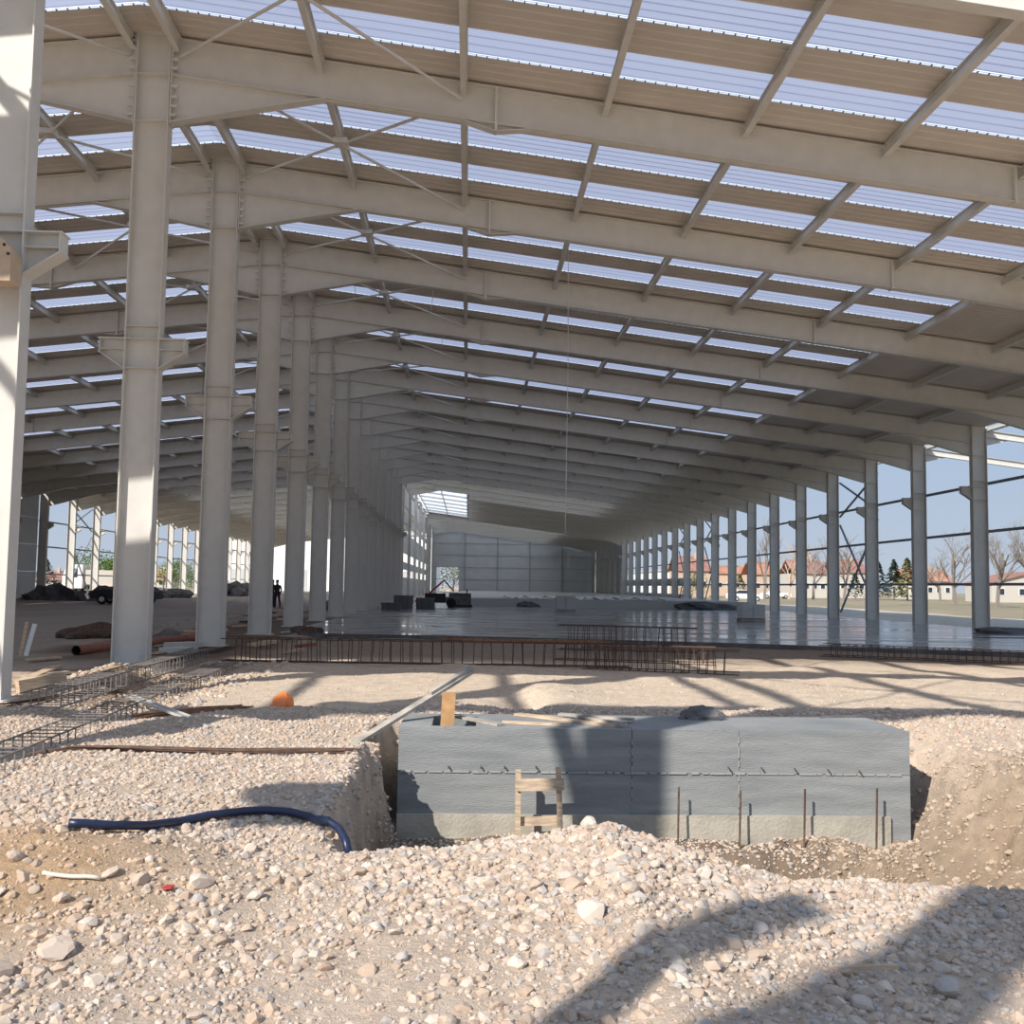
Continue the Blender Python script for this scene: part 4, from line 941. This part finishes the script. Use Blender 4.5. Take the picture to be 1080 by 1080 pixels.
def bare_tree(x, y, H, seed, label, m='bark_pale', spread=.5):
    rs = random.Random(seed); t = thing('bare_tree', label, 'tree', (x, y, gz(x, y)-.05)); tr = MB(); br = MB()
    def grow(p, d, L, r, depth, tgt):
        n = 3; pts = [p]; dd = d.copy()
        for i in range(n):
            dd = (dd + Vector((rs.uniform(-1, 1), rs.uniform(-1, 1), rs.uniform(-.2, .5)))*.13).normalized(); pts.append(pts[-1]+dd*L/n)
        tgt.tube(pts, [r*(1-.38*i/n) for i in range(n+1)], 5 if depth < 2 else 3, cap=False)
        if depth >= 5: return
        for j in range(rs.choice((2, 3, 3)) if depth else 5):
            f = rs.uniform(.45, 1) if depth else rs.uniform(.35, 1); b = pts[min(n, int(f*n))]
            a = rs.uniform(0, 6.28); nd = (dd*(1-spread*.3) + Vector((math.cos(a), math.sin(a), rs.uniform(0, .5)))*spread).normalized(); grow(b, nd, L*rs.uniform(.55, .78), r*.52, depth+1, br)
    grow(Vector((0, 0, 0)), Vector((0, 0, 1)), H*.42, H*.016, 0, tr)
    tr.obj('trunk', m, t); o = br.obj('branches', m, t); o['kind'] = 'stuff'; return t
for i, (px, base, top, Y, lab, sp) in enumerate(((1008, 632, 548, 120, 'wide bare tree behind the second visible wall column', .75), (1052, 634, 545, 105, 'tall bare tree beside the red-roofed white house', .5), (1090, 634, 556, 138, 'bare tree at the picture edge by the field', .6), (890, 628, 562, 150, 'bare tree behind the cross-braced bay', .75), (806, 634, 560, 130, 'slim bare poplar behind the pickup', .3), (832, 630, 566, 160, 'reddish bare tree behind the cream house', .7), (858, 630, 560, 165, 'bare tree between two cream houses', .7), (992, 630, 575, 170, 'small bare tree beside the conifers', .7))):
    b = atY(px, base, Y); z = atY(px, top, Y).z; bare_tree(b.x, Y, z*1.42, 100+i, lab, 'bark_pale' if i != 5 else 'plaster_tan', sp)
b = atY(84, 600, 168); bare_tree(b.x, 168, atY(84, 556, 150).z, 140, 'bare treetop above the truck cab', 'bark', .35)
def conifer(x, y, H, r, seed, label, m='conifer'):
    rs = random.Random(seed); t = thing('conifer', label, 'tree', (x, y, gz(x, y)-.05)); MB().tube([(0, 0, 0), (0, 0, H*.3)], H*.02, 6).obj('trunk', 'bark', t); c = MB()
    for i in range(420):
        f = rs.random()**.8; z = H*(.08+.9*f); R = r*(1-f)**.85*rs.uniform(.5, 1.05)+.05; a = rs.uniform(0, 6.28); s = H*.05*rs.uniform(.6, 1.3)
        p = Vector((math.cos(a)*R, math.sin(a)*R, z)); d = Vector((math.cos(a), math.sin(a), -.35)).normalized(); sd = Vector((-math.sin(a), math.cos(a), 0))
        c.add([p-d*s*1.2, p+sd*s*.6, p+d*s*1.2, p-sd*s*.6+Vector((0, 0, s*.3))], [(0, 1, 2, 3)])
    o = c.obj('needles', m, t); o['kind'] = 'stuff'; return t
for i, (px, top, Y, r, m, lab) in enumerate(((926, 592, 180, 2.4, 'conifer', 'dark conifer half hidden by the third visible column'), (943, 590, 175, 2.2, 'conifer', 'pointed dark conifer in the middle of the three'), (957, 588, 168, 2.2, 'leaf_olive', 'olive-toned conifer beside the bare trees'), (902, 604, 190, 2.0, 'conifer', 'small conifer behind the cross brace'), (47, 588, 170, 2.4, 'conifer', 'dark conifer left of the truck'), (780, 606, 185, 2.0, 'leaf_olive', 'olive shrub-like conifer by the orange roofs'))):
    b = atY(px, 625, Y); conifer(b.x, Y, atY(px, top, Y).z, r, 200+i, lab, m)
def leafy(x, y, H, R, seed, label, m='leaf'):
    rs = random.Random(seed); t = thing('leafy_tree', label, 'tree', (x, y, gz(x, y)-.05)); MB().tube([(0, 0, 0), (0.1, 0, H*.5)], H*.03, 6).obj('trunk', 'bark', t); c = MB()
    cl = [(rs.uniform(-.6, .6)*R, rs.uniform(-.6, .6)*R, H*rs.uniform(.35, .82), R*rs.uniform(.35, .6)) for _ in range(9)]
    for i in range(900):
        cx, cy, cz, cr = rs.choice(cl); v = Vector((rs.gauss(0, 1), rs.gauss(0, 1), rs.gauss(0, 1))).normalized()*cr*rs.uniform(.75, 1.05); p = Vector((cx, cy, cz))+v; n = v.normalized(); u = n.orthogonal().normalized(); w = n.cross(u); s = H*.035
        c.add([p-u*s, p-w*s*.6+n*s*.3, p+u*s, p+w*s*.6], [(0, 1, 2, 3)])
    o = c.obj('foliage', m, t); o['kind'] = 'stuff'; return t
for i, (px, top, Y, R, m, lab) in enumerate(((103, 580, 150, 4, 'leaf', 'round green tree behind the truck body'), (117, 583, 158, 4, 'leaf', 'round green tree behind the sand heap'), (172, 592, 190, 4.5, 'leaf', 'green tree seen past the first column'), (187, 594, 215, 4.5, 'leaf_olive', 'olive green tree seen past the first column'), (209, 596, 180, 3.5, 'leaf', 'green tree nearest the second column'), (248, 600, 240, 4, 'leaf_olive', 'olive green tree between the second and third columns'), (728, 605, 150, 2.5, 'leaf_olive', 'olive bush outside the braced bay'), (478, 596, 250, 6, 'leaf_olive', 'olive tree seen through the back doorway'))):
    b = atY(px, 625, Y); leafy(b.x, Y, max(2.5, atY(px, top, Y).z), R, 300+i, lab, m)
